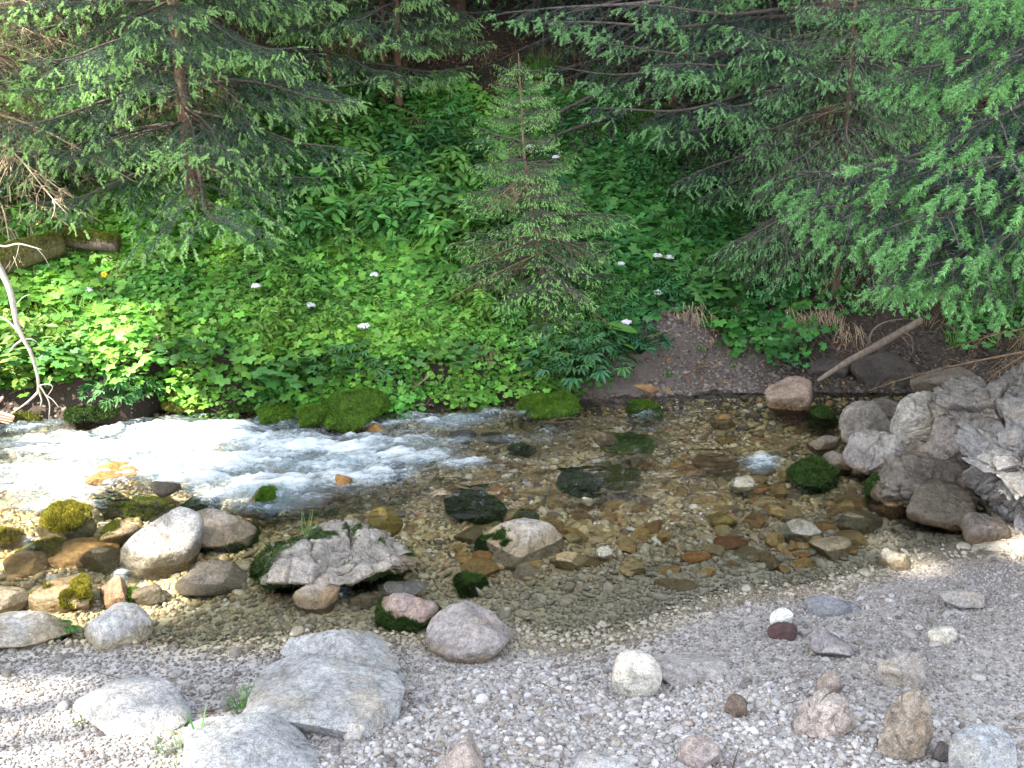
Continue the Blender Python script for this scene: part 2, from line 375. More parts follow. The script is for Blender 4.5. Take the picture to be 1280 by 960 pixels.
rgh = ss(2.0, .9, X + .3 * n2(X, Y, 2, 2, 66)) * ss(4.25, 4.8, Y + .25 * n2(X, Y, 1.5, 2, 67) - .35 * ss(-1, -2.5, X) * 0)
rgh = np.clip(np.maximum(rgh * .95, fo), 0, 1)
fo = np.clip(fo * 1.1, 0, 1.25)
wu = U + .10 * n2(X, Y, 2.2, 3, 62); wv_ = Vv + wob + .03 * n2(X, Y, 6, 2, 63)
tb = fbm(np.stack([wu * 4.5, wv_ * 15, 0 * X], -1), 5, 161, .65); rdg = 1 - np.abs(fbm(np.stack([wu * 3, wv_ * 11, 0 * X], -1), 4, 165, .6)) * 3.2
foam = np.clip(fo * (.27 + 1.7 * tb + .55 * np.clip(rdg, 0, 1) + .35 * st), 0, 1.15)
aer = np.clip(fo * (.85 + .8 * st + .5 * tb), 0, 1)
Zw = .004 * n2(X, Y, 5, 2, 68) + rgh * (.045 * st + .020 * tb + .028 * np.clip(rdg, 0, 1) + .03 * n2(U, Vv, 2.2, 2, 69)) + .02 * foam - .03 * ss(0, -2.5, X)
Hg = H(X, Y)
nx, ny = len(wx), len(wy)
i = (np.arange(ny - 1)[:, None] * nx + np.arange(nx - 1)[None]).ravel(); FW = np.stack([i, i + 1, i + nx + 1, i + nx], 1)
keep = (Hg < .05).ravel()[FW].any(1) & (Y.ravel()[FW[:, 0]] > 3.1)
FW = FW[keep]; us, inv = np.unique(FW, return_inverse=True); FW = inv.reshape(FW.shape)
Vw = np.stack([X, Y, Zw], -1).reshape(-1, 3)[us]; Cw = np.stack([foam, rgh, aer], -1).reshape(-1, 3)[us]
o = link('water', make_mesh('water', Vw, FW, [M_WATER], col=Cw, smooth=True)); tag(o, kind='structure')

# ------------------------------------------------------------------ loose gravel (uncountable)
def pebble_templates(sub, n, seed):
    r = np.random.default_rng(seed); out = []
    V, F = ico(sub)
    for k in range(n):
        W = V.copy(); rad = np.ones(len(W))
        for _ in range(7):
            nn = unit(r.normal(size=3)); dd = W @ nn; lim = r.uniform(.55, .85)
            rad = np.where(dd > .05, np.minimum(rad, lim / np.maximum(dd, .05)), rad)
        W = W * rad[:, None] * (1 + .08 * vn(V * 2.3 + k * 9, k)[:, None]); out.append(W / np.abs(W).max(0))
    return out, F
def stamp(temps, F, pos, scale, col, r, tilt=.35):
    """copies of small templates as one mesh: pos (n,3), scale (n,3), col (n,3)"""
    n = len(pos); ti = r.integers(0, len(temps), n); Vs, Fs, Cs = [], [], []; off = 0
    for k, T in enumerate(temps):
        s = np.where(ti == k)[0]
        if not len(s): continue
        a = r.uniform(0, 2 * math.pi, len(s)); b = r.normal(0, tilt, len(s)); c = r.normal(0, tilt, len(s))
        P = T[None] * scale[s][:, None]
        cb, sb = np.cos(b)[:, None], np.sin(b)[:, None]; x, y, z = P[..., 0], P[..., 1] * cb - P[..., 2] * sb, P[..., 1] * sb + P[..., 2] * cb
        cc, sc = np.cos(c)[:, None], np.sin(c)[:, None]; x, z = x * cc + z * sc, -x * sc + z * cc
        ca, sa = np.cos(a)[:, None], np.sin(a)[:, None]; x, y = x * ca - y * sa, x * sa + y * ca
        P = np.stack([x, y, z], -1) + pos[s][:, None]; m = len(T)
        Vs.append(P.reshape(-1, 3)); Fs.append((F[None] + (np.arange(len(s)) * m)[:, None, None]).reshape(-1, 3) + off); Cs.append(np.repeat(col[s], m, 0)); off += len(s) * m
    return np.concatenate(Vs), np.concatenate(Fs), np.concatenate(Cs)
PT1, F1 = pebble_templates(1, 8, 3); PT0, F0 = pebble_templates(0, 6, 4); PT2, F2 = pebble_templates(2, 8, 5)
def gravel(name, label, n, x0, x1, y0, y1, size, dens, colf, temps, F, m, seed, flat=.6, sink=.25, tilt=.35):
    r = np.random.default_rng(seed); x = r.uniform(x0, x1, n); y = r.uniform(y0, y1, n)
    px, py, dep = to_px(np.stack([x, y, H(x, y)], -1)); k = (r.random(n) < dens(x, y)) & (px > -160) & (px < 1440) & (py < 1100)
    x, y = x[k], y[k]; n = len(x); s = size(x, y, r, n)
    sc = np.stack([s * r.uniform(.8, 1.3, n), s * r.uniform(.7, 1.0, n), s * flat * r.uniform(.7, 1.25, n)], -1)
    z = H(x, y) + sc[:, 2] * (1 - 2 * sink) * .6
    V, Fc, C = stamp(temps, F, np.stack([x, y, z], -1), sc, colf(x, y, r, n), r, tilt)
    o = link(name, make_mesh(name, V, Fc, [m], col=C, smooth=False)); tag(o, label, 'gravel', kind='stuff'); return o
def white_zone(x, y): return ss(-.15, .35, n2(x, y, 1.5, 3, 71) - .02 + .3 * ss(3.0, 2.5, y) - .5 * ss(.9, 1.6, x) * ss(2.5, 3.0, y) + .25 * np.exp(-((x - .6) / .7) ** 2) - .35 * ss(-.2, -.8, x))
def col_dry(x, y, r, n):
    v = r.choice([0, 1, 2, 3], n, p=[.45, .3, .15, .1]); B = np.array([(.36, .35, .345), (.28, .265, .262), (.27, .235, .20), (.17, .15, .145)])[v]
    wz = white_zone(x, y)[:, None]; B = B * (.84 + .34 * wz); wet = ss(.22, -.05, y_near(x) - y + .08 * n2(x, y, 4, 2, 75))[:, None]
    B = B * (1 - wet) + wet * B * np.array([.62, .55, .42]); return B * r.uniform(.6, 1.2, n)[:, None]
gravel('gravel_fine', 'fine pale grey grit scattered over the near bank', 110000, -2.3, 2.6, 2.1, 4.0, lambda x, y, r, n: r.uniform(.0035, .0075, n), lambda x, y: ss(-.25, .1, y_near(x) - y) * (.55 + .45 * white_zone(x, y)) , col_dry, PT0, F0, M_PEB, 101, .7)
gravel('gravel', 'loose white and grey pebbles covering the near bank', 26000, -2.3, 2.6, 2.1, 4.0, lambda x, y, r, n: 0.0055 + .014 * r.beta(1.1, 3.6, n) + .003 * white_zone(x, y), lambda x, y: ss(-.15, .25, y_near(x) - y) * (.07 + .93 * white_zone(x, y)), col_dry, PT1, F1, M_PEB, 102, .65)
gravel('gravel_coarse', 'scattered larger grey and tan stones half sunk in the near gravel', 2600, -2.3, 2.6, 2.1, 4.0, lambda x, y, r, n: .012 + .024 * r.beta(1, 3.5, n), lambda x, y: ss(-.1, .1, y_near(x) - y) * ss(-.2, .35, n2(x, y, 1.8, 3, 79)) * .75, col_dry, PT2, F2, M_PEB, 107, .55, .4)
def col_bed(x, y, r, n):
    P_ = np.array([(.28, .23, .12), (.22, .165, .08), (.13, .10, .055), (.31, .27, .18), (.06, .05, .035), (.40, .38, .32), (.26, .15, .07)])
    B = 1.8 * P_[r.choice(7, n, p=[.25, .22, .17, .14, .1, .05, .07])]; sh = ss(.9 , 0, y - y_near(x))[:, None]; gr = (ss(-1.2, .5, x) * ss(1.1, .3, y - y_near(x)))[:, None]
    B = B * (1 - .6 * sh) + np.array([.29, .265, .205]) * .6 * sh
    return (B * (1 - .75 * gr) + np.array([.25, .232, .195]) * .75 * gr) * r.uniform(.7, 1.2, n)[:, None]
inb = lambda x, y: ((y - y_near(x)) > -.02 + .1 * n2(x, y, 5, 2, 74)) & ((y_bank(x) - y) > .03)
gravel('streambed_gravel', 'small ochre pebbles on the stream bed', 60000, -3.2, 3.0, 3.0, 6.8, lambda x, y, r, n: r.uniform(.007, .016, n), lambda x, y: inb(x, y) * (1 - .6 * ss(.2, 1, x) * ss(.8, .2, y - y_near(x))), col_bed, PT0, F0, M_WPEB, 103, .6)
gravel('streambed_pebbles', 'mixed brown and yellow pebbles under clear shallow water', 26000, -3.2, 3.0, 3.0, 6.8, lambda x, y, r, n: .010 + .038 * r.beta(1.1, 3.2, n), lambda x, y: inb(x, y) * ss(0, .9, y - y_near(x) + .3 * n2(x, y, 3, 2, 73)) * .9, col_bed, PT1, F1, M_WPEB, 104, .5)
# crumbled stones on the bare soil scar, coloured darker rightwards as the hollow's shade
gravel('bank_rubble', 'crumbled grey stones and earth on the bare bank scar', 16000, .9, 4.5, 6.0, 7.6, lambda x, y, r, n: .006 + .022 * r.beta(1, 4, n), lambda x, y: ss(.35, -.05, y - y_bank(x) - .45), lambda x, y, r, n: np.array([.15, .128, .115]) * r.uniform(.4, 1.6, n)[:, None] * (1 - .6 * ss(1.4, 1.9, x + .3 * n2(x, y, 3, 2, 78)))[:, None], PT1, F1, M_PEB, 105, .7)
gravel('shore_rubble', 'dark broken stones along the foot of the bank', 9000, -3.8, 1.0, 5.4, 6.8, lambda x, y, r, n: .006 + .026 * r.beta(1, 4, n), lambda x, y: ss(.16, .05, np.abs(y - y_bank(x))), lambda x, y, r, n: np.array([.13, .105, .085]) * r.uniform(.5, 1.5, n)[:, None], PT1, F1, M_PEB, 106, .7)

# ------------------------------------------------------------------ stones
def rock_shape(seed, sub=4, planes=9, lo=.55, hi=.9, rough=.05, crag=0.0, soft=.05, asp=(1, 1, 1)):
    r = np.random.default_rng(seed); V, F = ico(sub); rad = np.full(len(V), 1.15)
    for _ in range(planes):
        nn = unit(r.normal(size=3) * np.array([1, 1, .9])); dd = V @ nn; lim = r.uniform(lo, hi)
        q = np.where(dd > .08, lim / np.maximum(dd, .08), 9); h = np.clip(.5 + .5 * (rad - q) / soft, 0, 1)
        rad = rad * (1 - h) + q * h - soft * h * (1 - h)
    W = V * rad[:, None]; W0 = W; W = W * np.asarray(asp, float)
    d = rough * fbm(W * 2.2 + seed, 5, seed, .55) + rough * .45 * fbm(W * 9 + seed, 3, seed + 9, .6)
    if crag:                                                 # broken blocks parted by fissures, at two sizes
        for lev, (nc, am, ph) in enumerate(((26, 1.0, 3), (110, .38, 5))):
            cs = unit(r.normal(size=(nc, 3))) * np.asarray(asp, float) * r.uniform(.8, 1.05, (nc, 1)); off = r.uniform(-1, .6, nc); tv = r.normal(size=(nc, 3)) * .9
            Q = W + .10 * np.stack([fbm(W * 3 + k * 5 + seed + lev, 3, seed + k) for k in range(3)], -1)
            D = np.sqrt(((Q[:, None] - cs[None]) ** 2).sum(-1)); o2 = np.argpartition(D, 1, 1)[:, :2]; dd = np.take_along_axis(D, o2, 1); j = np.argmin(dd, 1); i1 = o2[np.arange(len(Q)), j]; gap = np.abs(dd[:, 0] - dd[:, 1])
            tl = np.clip(((Q - cs[i1]) * tv[i1]).sum(1), -.5, .5); bl = ss(0, .10 / (1 + lev), gap)
            d = d + am * crag * (.30 * off[i1] + .75 * tl) * bl - am * crag * .38 * (1 - ss(0, .06 / (1 + lev), gap))
    asp = np.asarray(asp, float); W = (W0 * asp + unit(V / asp) * (d * min(1.15 * asp.min(), 1))[:, None]) / asp; lo_, hi_ = W.min(0), W.max(0); return (W - (lo_ + hi_) / 2) / ((hi_ - lo_) / 2), F
def tri_area_normals(V, F):
    c = np.cross(V[F[:, 1]] - V[F[:, 0]], V[F[:, 2]] - V[F[:, 0]]); a = np.linalg.norm(c, axis=1) / 2; return a, unit(c)
def moss_tufts(V, F, w, n, seed, col, size=.009):
    r = np.random.default_rng(seed); a, nrm = tri_area_normals(V, F); p = a * w[F].mean(1) ** 2
    if p.sum() <= 0: return None
    k = r.choice(len(F), n, p=p / p.sum()); u = r.random((n, 2)); f = u.sum(1) > 1; u[f] = 1 - u[f]
    P = V[F[k, 0]] + (V[F[k, 1]] - V[F[k, 0]]) * u[:, :1] + (V[F[k, 2]] - V[F[k, 0]]) * u[:, 1:]
    d = unit(nrm[k] + .55 * r.normal(size=(n, 3)) + np.array([0, 0, .25])); s = unit(np.cross(d, r.normal(size=(n, 3))))
    L = size * r.uniform(.6, 1.8, n)[:, None] * (1 + 1.1 * np.clip(vn(P * 45, seed), 0, 1)[:, None]); W_ = .0026
    Vt = np.stack([P - s * W_ - d * .002, P + s * W_ - d * .002, P + d * L], 1).reshape(-1, 3)
    C = np.repeat(np.asarray(col) * r.uniform(.55, 1.6, n)[:, None] * (1 + .35 * vn(P * 20, seed + 1)[:, None]), 3, 0)
    return Vt, np.arange(3 * n).reshape(-1, 3), C
MOSSC = {'dark': (.035, .07, .018), 'green': (.075, .16, .02), 'olive': (.11, .13, .025), 'gold': (.20, .19, .03)}
NSTONE = [0]
def stone(name, x0, y0, x1, y1, col, label, cat='rock', moss=None, mc='olive', depth=.85, sub=None, rough=.095, crag=0.0, planes=9, bury=.38, yaw=None, zb=None, up=0.0, dl=.86, group=None, instream=None, lo=.6, hi=.92, seed=None, soft=.13, flat=None):
    if moss == 'all' and zb is not None: zb -= .022
    if moss == 'all': depth, dl = 1.15, .93
    if name == 'slab': depth, dl = (1.15, .94) if seed != 64 else (.7, .8)
    NSTONE[0] += 1; sd = seed or 500 + NSTONE[0]; r = np.random.default_rng(sd)
    cx = (x0 + x1) / 2; hv = (y1 - y0) * 1.12; cy = y0 + hv / 2; c = .1; zg = 0
    p = hit(cx, y1, 0.0)
    zg = float(H(p[0], p[1])) + up if zb is None else zb
    for _ in range(4):
        P = at_z(cx, cy, zg + c * (1 - 2 * bury) * 1.0); dep = to_px(P)[2]; ppm = FPX / dep
        th = math.atan2(CAMZ - P[2], P[1]); hw = (x1 - x0) / 2 / ppm; hd = hw * depth; hh = hv / 2 / ppm
        hd = min(hd, hh / math.sin(th) * dl); c = math.sqrt(max(hh ** 2 - (hd * math.sin(th)) ** 2, (.25 * hh) ** 2)) / math.cos(th)
    if zb is None and not up: zg = float(H(P[0], P[1]))
    px_w = (x1 - x0); sub = sub or (5 if px_w > 90 else 4 if px_w > 38 else 3)
    gm = (hw * hd * c) ** (1 / 3); V, F = rock_shape(sd, sub, planes, lo, hi, rough, crag, soft, (hw / gm, hd / gm, c / gm))
    V = V * np.array([hw, hd, c]); yw = r.uniform(-.12, .12) if yaw is None else yaw
    ca, sa = math.cos(yw), math.sin(yw); V = np.stack([V[:, 0] * ca - V[:, 1] * sa, V[:, 0] * sa + V[:, 1] * ca, V[:, 2]], 1)
    k = (x1 - x0) / 2 / ppm / np.abs(V[:, 0]).max(); V[:, 0] *= k
    Wp = V + P; C = np.broadcast_to(np.asarray(col, float), (len(V), 3)).copy(); C *= (1 + .12 * fbm(V * 8 + sd, 3, sd))[:, None]
    mw = None
    if moss:
        nz = unit(V / np.array([hw, hd, c]) ** 2)[:, 2]; nn = fbm(Wp * 9, 4, sd + 3, .6); zr = V[:, 2] / c
        if moss == 'top': mw = ss(.05, .45, nz + .9 * nn - .1)
        elif moss == 'all': mw = ss(-.7, -.2, nn); V = V * (1 + .13 * fbm(Wp * 22, 4, sd + 6, .6))[:, None]
        elif moss == 'skirt': mw = ss(.12, -.12, zr + .75 * nn - .0) * ss(-1.2, -.7, zr)
        elif moss == 'crag': mw = np.maximum(ss(.12, -.12, zr + .75 * nn + .05), ss(.10, .4, nn + .35 * nz - .45 * (V[:, 0] / hw) - .25) * .95)
        elif moss == 'left': mw = ss(.1, -.3, V[:, 0] / hw + .9 * nn + .6)
        elif moss == 'patch': mw = ss(.12, .35, nn + .2 * nz)
        V = V * (1 + .03 * mw)[:, None]; mcol = np.array(MOSSC[mc]); C = C * (1 - mw)[:, None] + mcol * mw[:, None] * .8
    inst = (P[1] > y_near(P[0]) - .1 and P[1] < y_bank(P[0]) + .15) if instream is None else instream
    C4 = np.concatenate([C, np.full((len(C), 1), 1.0 if inst else 0.0)], 1)
    me = make_mesh(name, V, F, [M_STONE], col=C4, smooth=True); o = link(name, me); o.location = tuple(P); tag(o, label, cat, group)
    if mw is not None:
        n = int(min(22000, 2500 + 45 * px_w ** 1.35)); t = moss_tufts(V, F, mw, n, sd, MOSSC[mc])
        if t: link('moss', make_mesh('moss', t[0], t[1], [M_MOSS], col=t[2]), o)
    return o
GR = (.33, .325, .32); PALE = (.47, .465, .455); PINK = (.33, .285, .265); TAN = (.33, .26, .18); BRN = (.20, .15, .11); DK = (.085, .08, .075); OR = (.36, .22, .09); SL = (.22, .23, .25); YEL = (.34, .29, .08)
st_ = stone
st_('boulder', 312, 632, 525, 742, (.30, .28, .255), 'big craggy pale limestone boulder in the stream with moss along its lower edge', 'boulder', 'crag', 'dark', crag=.75, planes=12, depth=.9, sub=6, rough=.14, bury=.25, seed=31, yaw=.05)
st_('boulder', 156, 636, 256, 730, (.30, .30, .30), 'large smooth grey boulder with flat pale top, left of the craggy pale boulder', 'boulder', rough=.05, planes=8, lo=.6, bury=.3, seed=44)
st_('boulder', 205, 634, 322, 692, (.28, .255, .225), 'broad low grey brown boulder behind the smooth flat-topped grey boulder', 'boulder', 'skirt', 'dark', bury=.35)
st_('boulder', 221, 702, 309, 746, (.29, .275, .285), 'low purplish grey boulder in front of the smooth flat-topped boulder', 'boulder', bury=.3, planes=7)
st_('boulder', 598, 649, 707, 712, (.36, .335, .30), 'rounded grey tan boulder sloping down to a point, alone mid stream', 'boulder', 'left', 'dark', bury=.36, planes=6, seed=79, lo=.7, soft=.2)
st_('boulder', 365, 719, 426, 772, (.32, .275, .235), 'brownish angular boulder with an orange stained edge below the craggy boulder', 'boulder', planes=8, lo=.6)
st_('boulder', 470, 738, 548, 786, (.31, .25, .235), 'pinkish rock with a dark green moss collar in the shallows', 'boulder', 'skirt', 'dark', bury=.25, crag=.1)
st_('boulder', 531, 757, 643, 824, (.29, .265, .26), 'grey brown wedge shaped boulder at the water edge, in front of the moss collared rock', 'boulder', planes=8, lo=.6, bury=.28, seed=91)
st_('slab', 345, 782, 503, 850, (.34, .35, .355), 'pale granite block with a shaded right end, lying against the largest slab', 'rock', planes=9, lo=.62, hi=.85, bury=.2, soft=.03, seed=64)
st_('slab', 312, 812, 508, 915, (.345, .355, .365), 'largest flat pale granite slab sloping towards the viewer on the gravel', 'rock', planes=12, lo=.55, hi=.85, bury=.42, soft=.04, seed=63)
st_('boulder', 99, 756, 187, 812, (.45, .45, .45), 'white grey domed boulder at the water edge beside a green seedling', 'boulder', planes=8, bury=.3, seed=65)
st_('stone', 765, 813, 827, 870, (.62, .60, .54), 'smooth egg shaped white stone resting on the gravel', 'stone', rough=.012, planes=3, lo=.8, hi=.97, bury=.1, soft=.3)
st_('boulder', 808, 812, 913, 856, (.31, .295, .29), 'oblong grey boulder just behind the egg shaped white stone', 'boulder', rough=.05, bury=.3, planes=6)
st_('slab', 215, 886, 405, 985, (.33, .345, .36), 'flat pale granite slab at the bottom edge beside grass tufts', 'rock', planes=12, bury=.45, seed=68)
st_('slab', 88, 840, 245, 915, (.33, .335, .345), 'low worn slab nearly level with the gravel, mossy at one corner', 'rock', planes=11, bury=.46, seed=69)
st_('boulder', -25, 766, 82, 812, (.44, .43, .42), 'low pale boulder at the left edge behind the green seedling', 'boulder', bury=.38)
st_('boulder', 38, 720, 120, 766, (.42, .36, .30), 'sunlit tan boulder with a dark pit on its face', 'boulder', 'patch', 'gold', bury=.3)
st_('boulder', -30, 733, 34, 778, (.46, .42, .38), 'sunlit white boulder cut by the left edge of the picture', 'boulder', bury=.3)
st_('rock', 124, 720, 170, 762, (.30, .21, .17), 'reddish brown rock between the sunlit tan boulder and the dark mossy rock', 'rock', bury=.3)
st_('rock', 163, 728, 212, 760, (.20, .18, .17), 'dark rock with green moss in front of the smooth flat-topped boulder', 'rock', 'left', 'green')
st_('rock', 127, 652, 181, 692, (.36, .30, .24), 'tan rock with sunlit top and mossy side, left of the smooth flat-topped boulder', 'rock', 'left', 'olive')
st_('mossy_rock', 46, 628, 122, 676, (.18, .17, .15), 'long rock under golden green moss at the left rapids edge', 'rock', 'top', 'gold', seed=81, up=.05)
st_('mossy_rock', 119, 617, 166, 650, (.15, .14, .13), 'rounded mossy rock second in the row along the rapids', 'rock', 'top', 'olive', up=.05)
st_('mossy_rock', 159, 621, 218, 652, (.14, .13, .12), 'flat mossy rock third in the row along the rapids', 'rock', 'top', 'olive', up=.06)
st_('rock', 220, 624, 276, 648, DK, 'dark wet humped rock at the right end of the mossy row', 'rock', 'patch', 'dark', up=.06)
st_('mossy_rock', 26, 674, 92, 708, (.25, .2, .12), 'low rock capped in yellow moss beside an orange tan rock', 'rock', 'top', 'gold')
st_('rock', 66, 671, 150, 708, (.38, .26, .15), 'orange tan rounded rock in the sunlit shallows', 'rock', bury=.35)
st_('rock', 95, 684, 150, 722, (.24, .2, .15), 'brown wet rock below the orange tan rock', 'rock')
st_('rock', 0, 690, 62, 722, (.34, .25, .15), 'flat orange brown rock in sunlit shallows near the left edge', 'rock', bury=.4)
st_('mossy_rock', -24, 656, 30, 694, (.22, .19, .12), 'mossy rounded rock at the left edge of the picture', 'rock', 'top', 'gold')
st_('mossy_rock', -22, 574, 18, 602, (.22, .2, .12), 'small golden mossy rock in foam at the left edge', 'rock', 'top', 'gold')
st_('rock', 105, 578, 175, 604, (.36, .22, .10), 'orange rock just under water in the sunlit rapids', 'rock', bury=.45, zb=-.02)
st_('rock', 188, 597, 226, 618, DK, 'dark wet rock breaking the white water', 'rock', zb=-.01)
st_('rock', 296, 612, 356, 652, (.13, .10, .07), 'dark brown smooth rock washed by white water behind the craggy boulder', 'rock', 'patch', 'green', zb=-.08)
st_('rock', 340, 604, 420, 632, (.22, .16, .10), 'brown rock under a thin sheet of rapid water', 'rock', zb=-.09)
st_('rock', 452, 576, 510, 605, (.07, .07, .08), 'black wet rock at the lower edge of the white water', 'rock', zb=-.07)
st_('rock', 515, 569, 545, 582, (.08, .08, .09), 'small black wet rock just right of the larger black one', 'rock', zb=-.04)
st_('rock', 403, 590, 447, 622, (.42, .25, .09), 'bright orange rock at the edge of the white water', 'rock', zb=-.07)
st_('rock', 458, 528, 488, 552, (.40, .26, .12), 'orange tan rock showing through the foam', 'rock', zb=-.05)
st_('rock', 305, 536, 345, 556, DK, 'dark rock poking out of the upper rapids', 'rock', zb=-.06)
st_('rock', 560, 538, 596, 554, (.08, .08, .085), 'dark wet rock in the upper rapids near the middle', 'rock', zb=-.05)
st_('rock', 600, 540, 645, 556, (.075, .08, .08), 'flat dark wet rock right of the middle upper rapids', 'rock', zb=-.05)
st_('rock', 636, 556, 668, 572, (.08, .08, .07), 'dark mossy hump at the right end of the rapids', 'rock', 'top', 'dark', zb=-.05)
st_('rock', 680, 506, 722, 530, (.20, .13, .09), 'smooth reddish brown rock below the mossy ledge', 'rock', zb=-.05)
st_('rock', 740, 538, 772, 556, (.38, .32, .26), 'pale rough rock tip beside the green moss mat', 'rock', zb=-.03)
st_('rock', 460, 637, 504, 666, YEL, 'yellow rock with a dark spot under clear water', 'stone', zb=-.07, bury=.25)
st_('rock', 886, 640, 922, 665, (.36, .31, .10), 'yellow green flat stone at the end of the shallows', 'stone', bury=.4)
st_('mossy_rock', 558, 612, 630, 650, DK, 'dark green moss covered rock rising from the clear pool', 'rock', 'all', 'dark', zb=-.07)
st_('stone', 536, 612, 566, 624, (.55, .50, .44), 'small flat white stone on top of a submerged slab', 'stone', zb=-.01, rough=.02)
st_('mossy_rock', 567, 716, 607, 744, DK, 'small round tuft of blackish moss in the shallows', 'rock', 'all', 'dark', zb=-.03)
st_('mossy_rock', 698, 590, 752, 616, DK, 'dark mossy rock beside a larger olive one in the pool', 'rock', 'all', 'dark', zb=-.04)
st_('mossy_rock', 742, 584, 800, 610, (.12, .11, .08), 'olive mossy rock, the larger one in the pool middle', 'rock', 'all', 'olive', zb=-.05)
st_('mossy_rock', 750, 544, 816, 566, DK, 'bright green flat moss mat in the upper pool', 'rock', 'all', 'green', zb=-.05)
st_('mossy_rock', 784, 502, 826, 524, DK, 'green moss clump near the far shore below the soil bank', 'rock', 'all', 'green', zb=-.03)
st_('mossy_rock', 640, 640, 672, 660, DK, 'small moss clump behind the pointed grey tan boulder', 'rock', 'all', 'olive', zb=-.03)
st_('mossy_rock', 985, 574, 1048, 612, DK, 'dark moss covered rock at the foot of the rock pile', 'rock', 'all', 'dark', bury=.2)
st_('stone', 936, 562, 968, 592, (.50, .52, .52), 'whitish bleached stone washed by a little foam', 'stone', zb=-.05)
st_('stone', 911, 595, 944, 613, (.52, .56, .60), 'bluish white flat stone in the pool', 'stone', zb=-.02)
st_('cobble', 974, 649, 1028, 680, (.38, .42, .47), 'speckled blue grey oval cobble at the near edge of the pool', 'cobble', rough=.02, planes=6, lo=.75, hi=.95, bury=.2, soft=.2)
st_('cobble', 1012, 672, 1064, 698, (.28, .26, .23), 'flat brown grey oval cobble in front of the speckled blue grey one', 'cobble', rough=.02, bury=.2, lo=.7, soft=.2)
st_('cobble', 1038, 636, 1102, 668, (.22, .21, .17), 'flat olive grey slab cobble behind the speckled blue grey one', 'cobble', rough=.03, bury=.3)
st_('cobble', 1040, 662, 1084, 682, (.34, .28, .17), 'tan lens shaped cobble lying on the grey slab', 'cobble', rough=.02, bury=.2, lo=.7)
st_('cobble', 1089, 620, 1135, 650, (.27, .19, .12), 'brown rounded cobble at the foot of the wet rocks', 'cobble', rough=.03, bury=.25)
st_('cobble', 1040, 618, 1084, 640, (.30, .22, .11), 'ochre brown cobble in the right pool corner', 'cobble', rough=.03)
st_('cobble', 892, 668, 934, 691, (.27, .14, .07), 'rusty red brown cobble at the pool edge', 'cobble', rough=.03)
st_('cobble', 914, 683, 960, 701, (.24, .22, .16), 'flat grey brown cobble touching the rusty one', 'cobble', rough=.02, bury=.3)
st_('cobble', 700, 694, 760, 708, (.22, .16, .09), 'long flat brown cobble under shallow water', 'cobble', rough=.03, bury=.4)
st_('cobble', 864, 567, 920, 588, (.22, .14, .07), 'brown submerged cobble in the upper pool', 'cobble', zb=-.06)
st_('cobble', 886, 518, 920, 536, (.28, .20, .10), 'ochre cobble breaking the surface near the far shore', 'cobble', zb=-.04)
st_('rock', 1008, 744, 1074, 769, (.19, .20, .23), 'slate grey rock sunk in the gravel flat', 'rock', bury=.35, planes=7, lo=.6)
st_('stone', 962, 761, 991, 785, (.58, .60, .58), 'white stone perched on a maroon stone', 'stone', rough=.02, bury=.05, up=.035)
st_('stone', 960, 777, 996, 801, (.07, .04, .042), 'dark maroon stone under the perched white stone', 'stone', bury=.3)
st_('rock', 1007, 787, 1065, 823, (.26, .245, .25), 'rough mottled purplish rock on the gravel flat', 'rock', rough=.1, bury=.3, crag=.08)
st_('rock', 1097, 818, 1152, 865, (.26, .245, .23), 'triangular grey brown rock half sunk in grit', 'rock', bury=.35, planes=6)
st_('rock', 988, 862, 1072, 918, (.40, .35, .32), 'knobbly pinkish root shaped rock on the gravel', 'rock', crag=.3, rough=.12, bury=.25, planes=7, sub=5)
st_('rock', 1022, 840, 1054, 874, (.36, .31, .28), 'upright knob behind the pinkish root shaped rock', 'rock', crag=.1, bury=.3)
st_('rock', 1100, 860, 1168, 955, (.31, .27, .225), 'tall furrowed rock with dark veins near the bottom right', 'rock', crag=.2, rough=.1, bury=.25, planes=7, depth=.8, sub=5, seed=812)
st_('boulder', 1183, 914, 1262, 990, (.33, .36, .39), 'smooth blue grey boulder at the bottom right edge', 'boulder', rough=.03, bury=.2, lo=.7, soft=.2)
st_('stone', 1163, 926, 1190, 956, (.13, .12, .125), 'small dark stone between the furrowed rock and the blue grey boulder', 'stone')
st_('rock', 1176, 732, 1232, 764, (.30, .29, .28), 'pale pitted rock beyond the gravel flat at the right', 'rock', crag=.15, bury=.35)
st_('rock', 1158, 780, 1196, 806, (.42, .41, .37), 'pale lumpy stone on the right gravel', 'stone', crag=.15)
st_('rock', 1098, 684, 1142, 714, (.33, .30, .25), 'rough pale rock at the waterline below the outcrop', 'rock', crag=.15, bury=.35)
st_('stone', 818, 721, 872, 738, (.26, .22, .16), 'flat brown stone with a white chip behind it', 'stone', bury=.35)
st_('stone', 834, 715, 864, 726, (.55, .58, .58), 'flat white chip behind a brown stone', 'stone')
st_('stone', 641, 704, 680, 726, (.44, .43, .44), 'pale oval stone touching the pointed grey tan boulder', 'stone', rough=.02)
st_('stone', 434, 738, 474, 763, (.38, .39, .37), 'pale grey slate stone between two boulders', 'stone')
st_('stone', 478, 724, 534, 742, (.13, .14, .17), 'dark blue slate under the craggy boulder', 'stone', zb=0)
st_('stone', 315, 886, 342, 906, (.60, .59, .57), 'small white stone below the grass tuft and largest slab', 'stone')
st_('stone', 429, 902, 458, 928, (.46, .44, .42), 'pale chunk at the lower corner of the largest slab', 'stone')
st_('slab', 700, 940, 795, 985, (.46, .46, .46), 'white slab at the bottom edge of the gravel', 'rock', bury=.45)
st_('rock', 530, 920, 612, 985, (.36, .31, .28), 'pinkish tan rock at the bottom edge left of the white slab', 'rock', bury=.35)
